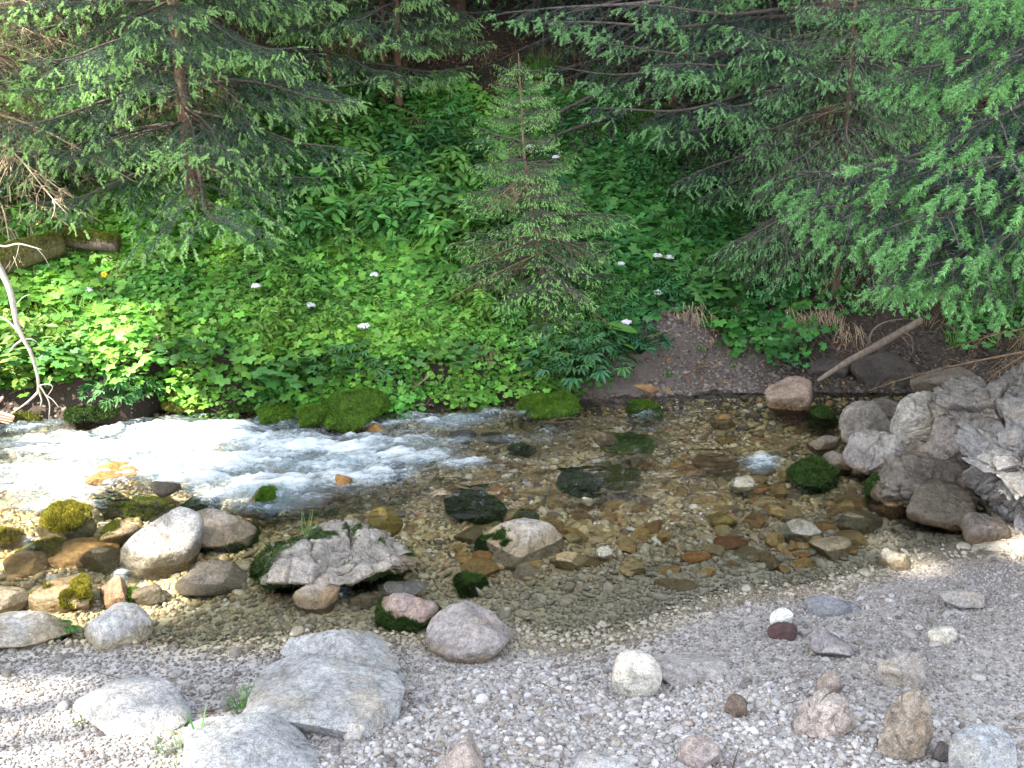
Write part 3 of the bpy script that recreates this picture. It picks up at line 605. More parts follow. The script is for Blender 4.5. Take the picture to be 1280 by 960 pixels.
st_('rock', 846, 922, 902, 965, (.31, .27, .26), 'purplish brown rock near the bottom edge right of the white slab', 'rock', bury=.35)
st_('stone', 904, 868, 934, 902, (.17, .13, .105), 'small dark brown split stone among white pebbles', 'stone', crag=.2, seed=5)
st_('stone', 726, 620, 742, 632, (.62, .62, .60), 'tiny bright white stone in the middle of the pool', 'stone', zb=-.01)
st_('stone', 745, 684, 766, 698, (.52, .56, .60), 'small bluish white stone right of the pointed boulder', 'stone', zb=-.01)
st_('mossy_rock', 400, 488, 486, 534, DK, 'bright green mossy mound at the far shore', 'rock', 'all', 'green', zb=.045)
st_('mossy_rock', 374, 506, 412, 534, DK, 'small round mossy knob left of the green mound', 'rock', 'all', 'green', zb=.045)
st_('mossy_rock', 519, 501, 558, 523, DK, 'small bright moss dome standing in the rapids', 'rock', 'all', 'green', zb=-.05)
st_('mossy_rock', 645, 488, 722, 518, DK, 'long mossy ledge under the large leafy clump', 'rock', 'all', 'green', zb=.045)
st_('mossy_rock', 316, 507, 366, 526, DK, 'low mossy stone lapped by the upper rapids', 'rock', 'all', 'green', zb=.045)
st_('mossy_rock', 200, 484, 268, 510, DK, 'dark olive mossy rock right of the bank hollow', 'rock', 'all', 'olive', zb=.045)
st_('mossy_rock', 268, 486, 340, 508, DK, 'brown green mossy rock below the leafy slope', 'rock', 'all', 'dark', zb=.045)
st_('mossy_rock', 88, 500, 150, 524, DK, 'mossy stone where water spills beneath the bare branch', 'rock', 'all', 'dark', zb=.045)
st_('mossy_rock', 18, 510, 62, 536, DK, 'dark mossy stone beside the hand and bare branch', 'rock', 'all', 'olive', zb=-.03)
st_('rock', 100, 456, 172, 502, (.22, .20, .20), 'grey stone set in the undercut bank left of the hollow', 'rock', instream=False, bury=.3)
st_('rock', 214, 452, 268, 496, (.16, .12, .09), 'brown stone in the bank right of the hollow', 'rock', 'patch', 'olive', instream=False)
st_('rock', 588, 468, 632, 493, (.11, .11, .125), 'dark slate triangle at the foot of the bank', 'rock', planes=5, lo=.45, instream=False)
st_('rock', 543, 468, 576, 496, (.10, .09, .09), 'dark chipped stone left of the slate triangle', 'rock', instream=False)
st_('rock', 640, 474, 668, 492, (.15, .11, .08), 'brown stone right of the slate triangle', 'rock', instream=False)
st_('rock', 768, 470, 824, 493, (.34, .22, .12), 'orange tan rock at the foot of the soil bank', 'rock', planes=6, lo=.5)
st_('rock', 818, 478, 852, 494, (.30, .26, .17), 'sandy rock joined to the orange tan one', 'rock')
st_('rock', 798, 492, 822, 506, (.36, .24, .11), 'small orange stone below the orange tan rock', 'rock')
st_('boulder', 956, 472, 1024, 518, (.27, .205, .16), 'reddish brown boulder at the lower end of the driftwood pole', 'boulder', planes=7, lo=.5, bury=.3, zb=0)
st_('mossy_rock', 1012, 510, 1046, 532, DK, 'small dark moss stone beyond the rock pile', 'rock', 'all', 'dark', zb=-.02)
# the rock pile and outcrop on the right
PL = 'rocks piled against the outcrop'
st_('rock', 1040, 498, 1118, 550, (0.228, 0.207, 0.184), 'brown grey rough rock at the upper corner of the pile', 'rock', crag=.15, bury=.2, zb=.03)
st_('rock', 1058, 536, 1142, 594, (0.258, 0.242, 0.230), 'pale veined broad rock in the front of the pile', 'rock', crag=.18, bury=.15, zb=.02, sub=5)
st_('rock', 1116, 490, 1194, 556, (0.319, 0.304, 0.271), 'palest pointed rock leaning on top of the pile', 'rock', crag=.12, bury=.1, zb=.18, planes=7, sub=5)
st_('rock', 1128, 548, 1206, 616, (0.190, 0.168, 0.148), 'cracked brown rock between pile and outcrop', 'rock', crag=.25, bury=.2, zb=.02, sub=5)
st_('rock', 1160, 515, 1226, 568, (0.220, 0.195, 0.180), 'rough brown rock right of the palest pointed rock', 'rock', crag=.2, zb=.22, bury=.2)
st_('rock', 1008, 540, 1052, 566, (0.205, 0.176, 0.148), 'square brown rock at the tip of the pile', 'rock', zb=.0)
st_('rock', 1024, 562, 1066, 592, (0.198, 0.176, 0.152), 'small grey rock under the square brown one', 'rock', zb=0)
st_('rock', 1084, 588, 1152, 630, (0.114, 0.094, 0.074), 'wet mossy rock at the waterline of the pile', 'rock', 'patch', 'dark', zb=0)
st_('rock', 1130, 604, 1215, 662, (0.106, 0.090, 0.070), 'dark wet rock slope at the water beside the outcrop', 'rock', zb=0, bury=.3, crag=.12)
st_('rock', 1140, 458, 1215, 505, (0.152, 0.129, 0.102), 'brown humped rock behind the pile with a sun fleck', 'rock', zb=.15, bury=.3)
st_('rock', 1060, 440, 1142, 490, (0.053, 0.045, 0.039), 'rock coloured dark for shade in the hollow under the spruce boughs', 'rock', zb=.02, instream=False)  # base colour darkened to carry the shade of the hollow
st_('rock', 1005, 446, 1062, 482, (0.053, 0.045, 0.041), 'rock coloured dark for shade beneath the driftwood pole', 'rock', zb=.02, instream=False)  # same hollow shade put into its colour
st_('rock', 1198, 640, 1260, 680, (0.182, 0.156, 0.139), 'low brown rock at the foot of the outcrop', 'rock', bury=.35)
st_('rock', 1266, 640, 1300, 675, (0.319, 0.312, 0.328), 'pale round rock at the right edge under the outcrop', 'rock')
st_('outcrop', 1192, 500, 1440, 672, (0.205, 0.199, 0.197), 'massive fissured grey limestone outcrop at the right edge', 'rock outcrop', crag=.62, rough=.16, planes=12, lo=.6, hi=.95, bury=.2, depth=.8, sub=6, instream=False, seed=203, soft=.04)
st_('outcrop', 1176, 446, 1400, 575, (0.198, 0.183, 0.172), 'upper shelf of weathered grey rock behind the fissured outcrop', 'rock outcrop', crag=.62, rough=.18, planes=14, lo=.6, hi=.95, bury=.15, depth=.9, sub=6, instream=False, zb=.24, seed=207, soft=.04)
st_('rock', 1090, 560, 1215, 640, (0.152, 0.133, 0.115), 'cracked dark brown rock mass filling the gap between pile and outcrop', 'rock', crag=.3, zb=.0, sub=5, bury=.3, seed=211)
st_('rock', 1085, 500, 1150, 545, (0.129, 0.109, 0.094), 'dark rock wedged behind the veined and the palest pointed rocks', 'rock', crag=.2, zb=.06, seed=213)
# cobbles on the stream bed that nothing tells apart
r = np.random.default_rng(77); kx = r.uniform(560, 1075, 420); ky = r.uniform(520, 712, 420); cnt = 0
kx = np.concatenate([kx, r.uniform(20, 560, 110)]); ky = np.concatenate([ky, r.uniform(640, 790, 110)])
pool_c = [(.30, .22, .11), (.24, .18, .09), (.34, .27, .15), (.20, .13, .07), (.28, .25, .18), (.14, .12, .09), (.38, .33, .22), (.30, .17, .08)]
variants = {}
for k, (a, b) in enumerate(zip(kx, ky)):
    p = at_z(a, b, -.03); h = float(H(p[0], p[1]))
    if not (p[1] > y_near(p[0]) + .12 and p[1] < y_bank(p[0]) - .05) or h > .02: continue
    if a > 1000 and b < 600: continue
    if cnt >= 250: break
    vi = int(r.integers(0, 14))
    if vi not in variants:
        V, F = rock_shape(900 + vi, 3, 8, .6, .92, .04, 0, .12); c0 = 1.7 * np.array(pool_c[vi % 8])
        C4 = np.concatenate([np.broadcast_to(c0, (len(V), 3)) * (1 + .15 * fbm(V * 3, 3, vi))[:, None], np.ones((len(V), 1))], 1)
        variants[vi] = make_mesh('streambed_cobble', V, F, [M_STONE], col=C4, smooth=True)
    s = (.028 + .055 * r.beta(1.4, 3)); o = link('streambed_cobble', variants[vi])
    o.scale = (s * r.uniform(.9, 1.4), s * r.uniform(.7, 1), s * r.uniform(.35, .6)); o.rotation_euler = (r.normal(0, .12), r.normal(0, .12), r.uniform(0, 6.28))
    o.location = (p[0], p[1], h + s * .22); cnt += 1
    tag(o, 'brown or ochre cobble lying on the bed of the clear shallow pool', 'cobble', 'cobbles on the stream bed')

# ------------------------------------------------------------------ spruce boughs (a few meshes, shared by every spruce)
def needles(P0, P1, dens, ln, wd, col, r, fwd=.75, jit=.22):
    """needles along segments P0->P1 as single thin triangles"""
    L = np.linalg.norm(P1 - P0, axis=1); n = np.maximum(1, (L * dens).astype(int)); k = np.repeat(np.arange(len(L)), n); m = len(k)
    u = r.random(m)[:, None]; P = P0[k] + (P1[k] - P0[k]) * u; T = unit(P1 - P0)[k]
    q = r.normal(size=(m, 3)); q = unit(q - T * (q * T).sum(1, keepdims=True)); d = unit(T * fwd + q + np.array([0, 0, .15])); s = unit(np.cross(d, r.normal(size=(m, 3))))
    l = ln * r.uniform(.7, 1.2, m)[:, None]; V = np.stack([P - s * wd / 2, P + s * wd / 2, P + d * l], 1).reshape(-1, 3)
    C = np.repeat(np.asarray(col) * r.uniform(1 - jit * 2, 1 + jit * 2, m)[:, None], 3, 0); return V, np.arange(3 * m).reshape(-1, 3), C
def make_branch(L, seed, droop=.25, tip=.08, l2=.42, hang=.3, step=.04, step3=.035, nl=.012, nw=.0022, dens=260, shoot=.045, sw=.003, shootp=.8, sn=26, cold=(.035, .065, .05), cnew=(.17, .36, .13), bare=.1, wood=(.11, .09, .08)):
    r = np.random.default_rng(seed); mb = MB(); n = 14; t = np.linspace(0, 1, n)
    ax = np.stack([L * t * (1 - .08 * droop), .05 * L * np.sin(t * 4.5 + r.uniform(0, 6)) * t, -droop * L * t ** 1.5 + tip * L * t ** 4 + .02 * L * np.sin(t * 9 + seed) * t], 1)
    V, F = tube(ax, .009 * L * (1 - t) ** .8 + .0018, 5); mb.add(V, F, 0, wood)
    T = unit(np.gradient(ax, axis=0)); S0, S1, tips, tdir = [], [], [], []
    ts = np.arange(bare, .985, step / L); side = 1
    for tt in ts:
        tt = min(.99, tt + r.normal(0, .006)); side = -side; f = tt * (n - 1); i_ = int(f); f -= i_; p = ax[i_] * (1 - f) + ax[min(i_ + 1, n - 1)] * f; Ti = T[i_]
        l = L * l2 * (1 - tt) ** .75 * min(1, .45 + 2.2 * tt) * r.uniform(.6, 1.15) + .05
        if r.random() < .12: continue
        a = R(r.uniform(38, 62)); d = unit(Ti * math.cos(a) + np.array([-Ti[1], Ti[0], 0]) * side * math.sin(a) + np.array([0, 0, r.uniform(-.22, .08)]))
        m = max(3, int(l / .07) + 2); u = np.linspace(0, 1, m)[:, None]
        Q = p + d * l * u + np.array([0, 0, -1]) * hang * l * u ** 1.8 + Ti * .15 * l * u ** 2 + r.normal(0, .006, (m, 3)) * u
        V, F = tube(Q, np.linspace(.0028, .0012, m), 3, False); mb.add(V, F, 0, wood)
        k0 = 0 if tt > .25 else 1
        S0.append(Q[k0:-1]); S1.append(Q[k0 + 1:]); tips.append(Q[-1:]); tdir.append(unit(Q[-1:] - Q[-2:-1]))
        if l > .07:
            s3 = 1
            for v in np.arange(.12 + .2 * (tt < .3), .97, step3 / l):
                s3 = -s3; g = v * (m - 1); j = int(g); g -= j; p3 = Q[j] * (1 - g) + Q[j + 1] * g; T3 = unit(Q[j + 1] - Q[j])
                l3 = min(.17, l * .5) * (1 - v) ** .6 * r.uniform(.45, 1.1) + .022; a3 = R(r.uniform(35, 60))
                lat = unit(np.cross(T3, [0, 0, 1]) + 1e-6) * s3
                d3 = unit(T3 * math.cos(a3) + lat * math.sin(a3) + np.array([0, 0, r.uniform(-.5, .1) - hang * .6])); e = p3 + d3 * l3; e2 = e + np.array([0, 0, -.12 * l3])
                S0.append(np.stack([p3])); S1.append(np.stack([e2])); tips.append(e2[None]); tdir.append(unit(e2 - p3)[None])
    kb = int(bare * (n - 1)) + 1; S0.append(ax[kb:-1]); S1.append(ax[kb + 1:]); S0.append(ax[kb:-1]); S1.append(ax[kb + 1:])
    S0, S1 = np.concatenate(S0), np.concatenate(S1)
    V, F, C = needles(S0, S1, dens, nl, nw, cold, r, .7); mb.add(V, F, 1, C)
    tips, tdir = np.concatenate(tips), np.concatenate(tdir); tips = np.concatenate([tips, ax[-1:]]); tdir = np.concatenate([tdir, T[-1:]])
    out = (r.random(len(tips)) < shootp); tips, tdir = tips[out], tdir[out]
    A, B = [], []
    for k in range(3):
        q = r.random(len(tips)) < (1, .7, .4)[k]; dd = unit(tdir[q] + .45 * (k > 0) * r.normal(size=(q.sum(), 3)) + np.array([0, 0, -.25])); A.append(tips[q]); B.append(tips[q] + dd * shoot * r.uniform(.55, 1.15, (q.sum(), 1)))
    A, B = np.concatenate(A), np.concatenate(B)
    V, F, C = needles(A, B, sn / shoot, shoot * .19, sw, cnew, r, .95, .16); mb.add(V, F, 2, C)
    return mb.mesh('branch', [M_BARK, M_NEEDLE, M_SHOOT])
BR = {}
BR['mid'] = [make_branch(1.0, 10 + k, droop=.12 + .05 * k, hang=.28, nl=.013, nw=.0034, dens=420, l2=.5, shoot=.055, sw=.0045, shootp=.6, sn=50, cold=(.075, .135, .09), cnew=(.36, .58, .24), bare=.14) for k in range(3)]
BR['long'] = [make_branch(1.7, 30 + k, droop=.22, tip=.1, hang=.35, l2=.30, nw=.0034, nl=.013, dens=380, shoot=.065, sw=.0042, shootp=.55, sn=56, cold=(.038, .068, .06), cnew=(.24, .46, .21), bare=.12, step=.05) for k in range(3)]
BR['near'] = [make_branch(1.3, 40 + k, droop=.25, tip=.05, hang=.4, l2=.34, nl=.013, nw=.0022, dens=480, shoot=.056, sw=.0034, shootp=.5, sn=70, cold=(.032, .058, .052), cnew=(.19, .41, .16), step=.04, step3=.032) for k in range(3)]
BR['fine'] = [make_branch(.6, 50 + k, droop=.2, hang=.3, nl=.009, nw=.0024, dens=230, l2=.5, shoot=.036, sw=.0042, cold=(.085, .15, .085), cnew=(.34, .60, .22), step=.035, step3=.03) for k in range(3)]
BR['brush'] = [make_branch(.8, 60 + k, droop=.35, hang=.8, nl=.009, nw=.0022, dens=240, l2=.4, shoot=.04, sw=.0042, cold=(.06, .10, .075), cnew=(.22, .44, .2), step=.035, step3=.035) for k in range(3)]
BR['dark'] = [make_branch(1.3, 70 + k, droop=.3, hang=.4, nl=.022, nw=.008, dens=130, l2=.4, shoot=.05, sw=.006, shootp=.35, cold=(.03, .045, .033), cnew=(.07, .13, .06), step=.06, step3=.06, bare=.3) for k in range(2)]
def make_dead(L, seed, col=(.24, .17, .11)):
    r = np.random.default_rng(seed); mb = MB(); t = np.linspace(0, 1, 9); ax = np.stack([L * t, .03 * L * np.sin(5 * t), -.25 * L * t ** 1.6], 1)
    V, F = tube(ax, .007 * (1 - t) + .0015, 4); mb.add(V, F, 0, col)
    for k in range(int(34 * L)):
        a = r.uniform(.1, .95); i_ = int(a * 8); p = ax[i_]; d = unit(np.array([.7, r.choice([-1, 1]) * r.uniform(.4, 1), r.uniform(-.8, .1)])); l = r.uniform(.08, .38) * (1.1 - a); u = np.linspace(0, 1, 5)[:, None]
        Q = p + d * l * u + np.array([0, 0, -.5]) * l * u ** 2 + r.normal(0, .008, (5, 3)) * u; V, F = tube(Q, np.linspace(.0026, .0009, 5), 3, False); mb.add(V, F, 0, np.array(col) * r.uniform(.7, 1.3))
        for _ in range(4):
            j = r.integers(1, 5); d2 = unit(d + .9 * r.normal(size=3) + np.array([0, 0, -.4])); Q2 = Q[j] + d2 * l * .45 * np.linspace(0, 1, 3)[:, None]; V, F = tube(Q2, [.0013, .001, .0007], 3, False); mb.add(V, F, 0, np.array(col) * r.uniform(.7, 1.3))
    return mb.mesh('dead_branch', [M_BARK])
DEAD = [make_dead(.9, 80 + k) for k in range(3)]; DEADPALE = [make_dead(.9, 90 + k, (.42, .33, .22)) for k in range(3)]
def place(me, parent, base, tipv, name='branch', roll=0.0, s=None, L=1.0):
    o = link(name, me, parent); b = mathutils.Vector(base) - parent.location if parent is not None else mathutils.Vector(base)
    v = mathutils.Vector(tipv); yaw = math.atan2(v.y, v.x); el = math.atan2(v.z, math.hypot(v.x, v.y))
    o.location = b; o.rotation_euler = mathutils.Euler((roll, -el, yaw), 'XYZ'); sc = (v.length / L) if s is None else s; o.scale = (sc, sc, sc); return o
def trunk(parent, P, r0, r1, col, seed, n=24, sides=12):
    Q = spline(P, n); rr = np.linspace(r0, r1, n); rr[0] *= 1.35; rr[1] *= 1.12; V, F = tube(Q, rr, sides)
    V = V + .08 * r0 * vn(V * 14 + seed, seed)[:, None] * np.array([1, 1, .2]); mb = MB(); mb.add(V, F, 0, np.array(col) * 1.0)
    o = mb.build('trunk', [M_BARK], parent, smooth=True)
    o.data.transform(mathutils.Matrix.Translation(-parent.location)); return Q
def spruce(name, loc, top, r0, label, tier0, gap, lfun, kind, lens, seed, group=None, nb=5, elev=-.05, trcol=(.13, .085, .065), dead=0, deadm=None, mid=None, cat='tree', skip=None, tmax=99):
    r = np.random.default_rng(seed); loc = np.array(loc, float); top = np.array(top, float); e = empty(name, loc, label=label, cat=cat, group=group)
    P = [loc - [0, 0, .1]] + ([mid] if mid is not None else []) + [top]; trunk(e, P, r0, .006 if name != 'young_spruce' else .003, trcol, seed); Hh = top[2] - loc[2]
    z = tier0; az = r.uniform(0, 6.28)
    while z < min(Hh * .97, tmax):
        az += r.uniform(.3, 1.2); k_ = nb + r.integers(-1, 2)
        for b in range(max(2, k_)):
            a = az + 6.283 * b / k_ + r.normal(0, .18); f = z / Hh + r.normal(0, .01); f = min(max(f, 0), .98)
            p = loc + (top - loc) * f if mid is None else np.array([np.interp(f, [0, .5, 1], [loc[i_], mid[i_], top[i_]]) for i_ in range(3)])
            l = lfun(z / Hh) * r.uniform(.75, 1.15)
            if skip and skip(p, a, l): continue
            v = np.array([math.cos(a), math.sin(a), elev + .5 * (z / Hh) ** 2 + r.normal(0, .07)]); v = unit(v) * l
            j = int(r.integers(0, len(kind))); place(kind[j], e, p, v, roll=r.normal(0, .15), L=lens)
        z += gap * r.uniform(.75, 1.25)
    for _ in range(dead):
        f = r.uniform(.02, min(1, (tier0 + .9) / Hh)); a = r.uniform(0, 6.28); p = loc + (top - loc) * f; l = r.uniform(.35, .8)
        place((deadm or DEAD)[int(r.integers(0, 3))], e, p, np.array([math.cos(a), math.sin(a), -.1]) * l, 'dead_branch', L=.9)
    return e
def gp(px, py):                                            # the point of the bank seen at a pixel of the photograph
    return hit(px, py)
# 1 the large spruce on the left bank
b = gp(243, 258)
sp1 = spruce('spruce', b, b + [-.12, .2, 6.5], .055, 'large young spruce with tiered green boughs and reddish trunk on the left bank', .42, .22, lambda f: 1.3 * (1 - f) + .22, BR['mid'], 1.0, 301, nb=6, trcol=(.20, .12, .09), dead=14, tmax=3.6, elev=-.08)
# 2-4 the three thin dark trunks in the shade behind
for k, (px, py, rr, lab, hh) in enumerate([(424, 182, .032, 'leaning slim spruce, leftmost of the three thin trunks in the shade', 6), (500, 168, .038, 'slim straight spruce, thickest and rightmost of the three thin trunks', 6.5), (480, 156, .03, 'slim spruce close behind the thickest of the three thin trunks', 6)]):
    b = gp(px, py); lean = (-.10, .0, 0.02)[k]
    spruce('spruce', b, b + [lean * 5, .2, hh], rr, lab, .75 + .1 * k, .3, lambda f: .95 * (1 - f) + .2, BR['mid'], 1.0, 310 + k, nb=5, trcol=(.17, .095, .065), dead=7, tmax=2.8, elev=-.02)
# 5 the small airy spruce in the middle
b = gp(690, 384); top = at_y(648, 66, b[1] + .05)
spruce('young_spruce', b, top, .017, 'small airy young spruce with pale yellow green tips alone in the middle of the bank', 
    .12, .085, lambda f: (.52 - .38 * abs(f - .3)) * (1 - f) ** .5 * np.random.uniform(.35, 1.3) + .13, BR['fine'], .6, 320, nb=5, trcol=(.16, .11, .085), mid=at_y(660, 235, b[1] + .03), dead=9, elev=.0)
# 6 the spruce right of the middle, long layered boughs
b = np.array([2.35, 7.9, float(H(2.35, 7.9))])
e6 = empty('spruce', b, label='tall spruce right of the middle whose long layered boughs reach left over the bank', cat='tree')
trunk(e6, [b - [0, 0, .1], b + [0, 0, 3], b + [.1, 0, 6.5]], .075, .02, (.15, .085, .065), 6)
r = np.random.default_rng(61)
for (tx, ty, Y1, z0) in [(760, 70, 7.3, 1.9), (752, 150, 7.2, 1.5), (700, 30, 7.5, 2.2), (800, 20, 7.0, 2.3), (835, 95, 6.9, 1.8), (848, 245, 7.0, 1.15), (905, 150, 6.7, 1.5), (815, 190, 7.3, 1.35), (930, 60, 6.7, 2.0), (990, 110, 6.6, 1.7), (640, 10, 7.9, 2.7), (770, -30, 7.3, 2.7), (880, -40, 6.9, 2.7), (1010, -20, 6.8, 2.5), (880, 270, 7.0, .95), (960, 215, 6.8, 1.2), (1090, 40, 6.8, 2.1), (705, 95, 7.7, 1.9)]:
    tp = at_y(tx, ty, Y1); bs = np.array([b[0], b[1], b[2] + z0 * .62 + .25]); v = tp - bs + np.array([0, 0, .28]); place(BR['long'][int(r.integers(0, 3))], e6, bs, v, roll=r.normal(0, .12), L=1.62)
z = .5
while z < 4.5:
    for a in r.uniform(-1.4, 2.2, 4): place(BR['mid'][int(r.integers(0, 3))], e6, b + [0, 0, z], np.array([math.cos(a), math.sin(a), 0]) * r.uniform(.9, 1.3), L=1)
    z += .3
for _ in range(12):
    a = r.uniform(2.2, 5.5); place(DEAD[int(r.integers(0, 3))], e6, b + [0, 0, r.uniform(.2, 1.8)], np.array([math.cos(a), math.sin(a), -.15]) * r.uniform(.5, 1.1), 'dead_branch', L=.9)
# 7 the bushy drooping spruce over the hollow
b = np.array([2.35, 7.15, float(H(2.35, 7.15))])
spruce('spruce', b, b + [-.1, -.1, 2.1], .04, 'bushy drooping spruce with many small bright tips above the bare soil hollow', .55, .15, lambda f: .95 * (1 - f) ** .6 + .2, BR['brush'], .8, 330, nb=8, trcol=(.14, .09, .07), dead=12, elev=-.1)
# 8 the near spruce at the right edge, bigger shoots
b = np.array([3.55, 5.9, float(H(3.55, 5.9))])
e8 = empty('spruce', b, label='nearest spruce at the right edge with large bright hanging shoots over the outcrop', cat='tree')
trunk(e8, [b - [0, 0, .1], b + [0, 0, 2.5], b + [.1, .1, 6.5]], .09, .02, (.15, .10, .08), 8)
for (tx, ty, Y1, z0) in [(1030, 300, 4.9, .9), (1075, 345, 4.7, .75), (1110, 395, 4.5, .6), (1160, 400, 4.4, .55), (1215, 395, 4.3, .5), (1270, 415, 4.3, .5), (1155, 290, 4.4, .9), (1180, 330, 4.2, .8), (1240, 330, 4.1, .8), (1145, 175, 4.8, 1.3), (1165, 110, 4.8, 1.6), (1200, 215, 4.3, 1.2), (1260, 250, 4.0, 1.1), (1275, 120, 4.1, 1.6), (1240, 15, 4.1, 2.0), (1290, 60, 4.3, 1.9), (1310, 300, 4.2, .9), (1330, 380, 4.2, .6)]:
    tp = at_y(tx + 15, ty - 135, Y1); bs = np.array([b[0], b[1], b[2] + z0 + .95]); v = tp - bs + np.array([0, 0, .30]); place(BR['near'][int(r.integers(0, 3))], e8, bs, v, roll=r.normal(0, .12), L=1.22)
for _ in range(8):
    a = r.uniform(2.6, 4.2); place(DEAD[int(r.integers(0, 3))], e8, b + [0, 0, r.uniform(.1, 1.2)], np.array([math.cos(a), math.sin(a), -.05]) * r.uniform(.7, 1.3), 'dead_branch', L=.9)
# 9 spruce high at the right, deeper in
b = np.array([3.9, 8.3, float(H(3.9, 8.3))])
spruce('spruce', b, b + [0, 0, 5.5], .07, 'dark spruce deep behind the nearest one at the upper right', .3, .3, lambda f: 1.5 * (1 - f) + .3, BR['mid'], 1.0, 341, nb=6, dead=10, tmax=3.2)
# 10 the dry spruce at the upper left
b = np.array([-3.95, 7.55, float(H(-3.95, 7.55))])
spruce('dry_spruce', b, b + [-.1, .1, 4.5], .05, 'sunlit half dry spruce with pale brown bare twigs at the upper left corner', .15, .22, lambda f: 1.1 * (1 - f) + .35, DEADPALE + DEADPALE + BR['fine'][:1], .9, 350, nb=12, trcol=(.36, .27, .18), tmax=3.4)
b = np.array([-3.75, 9.4, float(H(-3.75, 9.4))])
spruce('spruce', b, b + [0, .1, 5.5], .06, 'sunlit yellowish spruce behind the large young one at the upper left', .4, .26, lambda f: 1.2 * (1 - f) + .3, BR['fine'] + DEADPALE[:1], .6, 352, nb=6, trcol=(.3, .2, .13), tmax=3.4)
# the wood behind
r = np.random.default_rng(400); spots = []
for _ in range(4000):
    x, y = r.uniform(-13, 13), r.uniform(9.7, 21)
    if abs(x) > .6 * y + 1 or any((x - a) ** 2 + (y - c) ** 2 < 1.0 ** 2 for a, c in spots): continue
    spots.append((x, y))
    if len(spots) >= 85: break
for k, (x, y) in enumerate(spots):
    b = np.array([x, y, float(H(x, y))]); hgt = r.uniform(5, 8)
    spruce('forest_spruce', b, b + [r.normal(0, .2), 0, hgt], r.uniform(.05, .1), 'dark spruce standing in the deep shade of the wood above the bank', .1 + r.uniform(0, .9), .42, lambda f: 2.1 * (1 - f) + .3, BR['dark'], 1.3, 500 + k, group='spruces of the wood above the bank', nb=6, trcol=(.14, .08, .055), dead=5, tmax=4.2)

# ------------------------------------------------------------------ unseen trees added on the near side, crowns cut to shape shade and sun flecks
holes = [((1262, 588), .5, .16), ((1150, 695), .1, .12), ((1100, 665), .05, .10), ((1182, 482), .35, .07), ((950, 108), 1.9, .07), ((1245, 560), .5, .09), ((230, 138), 1.9, .09), ((100, 40), 2.6, .16), ((160, 385), .6, .12), ((190, 440), .35, .07), ((700, 240), 1.2, .07), ((130, 200), 1.7, .14), ((60, 130), 2.1, .18), ((190, 230), 1.3, .13)]
def proj(P): P = np.asarray(P, float); return P[..., :2] - SV[:2] * (P[..., 2] / SV[2])[..., None]
hq = [(proj(at_z(a, b_, z_)), rr) for (a, b_), z_, rr in holes]
def lit(q):
    x, y = q[..., 0], q[..., 1]; nz = .22 * n2(x, y, 1.3, 3, 90) + .1 * n2(x, y, 5, 2, 91)
    edge = np.interp(y, [2.0, 2.7, 2.95, 3.1, 3.6, 4.2, 5.0, 5.6, 6.3, 7.5, 9, 12], [-.55, -.6, -1.3, -1.3, -1.3, -1.35, -1.55, -1.6, -2.0, -1.6, -.8, -.9])
    s = (x < edge + nz) & ((y < 6.6) | (n2(x, y, 3.1, 3, 95) > -.12)); s = s & ~((y > 3.05) & (y < 3.45) & (x > -1.95)) 
    s |= (np.abs(x + 1.62) < .25) & (np.abs(y - 5.05) < .16)
    for c, rr in hq: s = s | (np.hypot(x - c[0], y - c[1]) < rr * (1 + .5 * vn(np.stack([x * 9, y * 9, 0 * x], -1), 92)))
    return s
r = np.random.default_rng(93); trees = [(-11.5, -4.5), (-9.5, -7.5), (-6.5, -4.5), (-6.5, -8.5), (-11.5, 0.5), (-8.0, -.5)]
CZ = 15.0; qs = r.uniform([-3.6, .6], [6.5, 15.5], (115000, 2)); zc = r.uniform(CZ - 1.6, CZ + 1.8, len(qs)); P = np.concatenate([qs + SV[:2] * (zc / SV[2])[:, None], zc[:, None]], 1)
P = P[~lit(proj(P))]; tr = np.argmin([np.hypot(P[:, 0] - a, P[:, 1] - b_) for a, b_ in trees], 0)  # leaves left out wherever sun is meant to reach the scene
for k, (a, b_) in enumerate(trees):
    Q = P[tr == k]; z0 = float(H(a, b_)); e = empty('shade_tree', (a, b_, z0), label='unseen tree added outside the picture, crown cut to shade the stream', cat='tree', group='added shade trees on the near side')
    trunk(e, [np.array([a, b_, z0 - .2]), np.array([a + .1, b_, z0 + 8]), np.array([a, b_ + .1, CZ - .3])], .22, .06, (.2, .19, .17), k)
    if not len(Q): continue
    mb = MB()
    for j in r.choice(len(Q), min(26, len(Q)), replace=False):
        s0 = np.array([a, b_, r.uniform(8, CZ - 1)]); V, F = tube(spline([s0, (s0 + Q[j]) / 2 + [0, 0, .4], Q[j]], 8), np.linspace(.05, .012, 8), 5); mb.add(V, F, 0, (.2, .18, .16))
    lb = mb.build('limbs', [M_BARK], e); lb.data.transform(mathutils.Matrix.Translation(-e.location))
    n = len(Q); d1 = unit(r.normal(size=(n, 3)) * [1, 1, .35]); d2 = unit(np.cross(d1, unit(r.normal(size=(n, 3)) * .5 + SV))); sz = r.uniform(.055, .095, (n, 1)) * 1.3
    V = np.stack([Q - d1 * sz, Q + d2 * sz * .6, Q + d1 * sz, Q - d2 * sz * .6], 1).reshape(-1, 3) - np.array(e.location)
    me = make_mesh('crown', V, np.arange(4 * n).reshape(-1, 4), [M_LEAF], col=np.repeat(np.array((.06, .12, .03)) * r.uniform(.7, 1.3, (n, 1)), 4, 0)); link('crown', me, e)

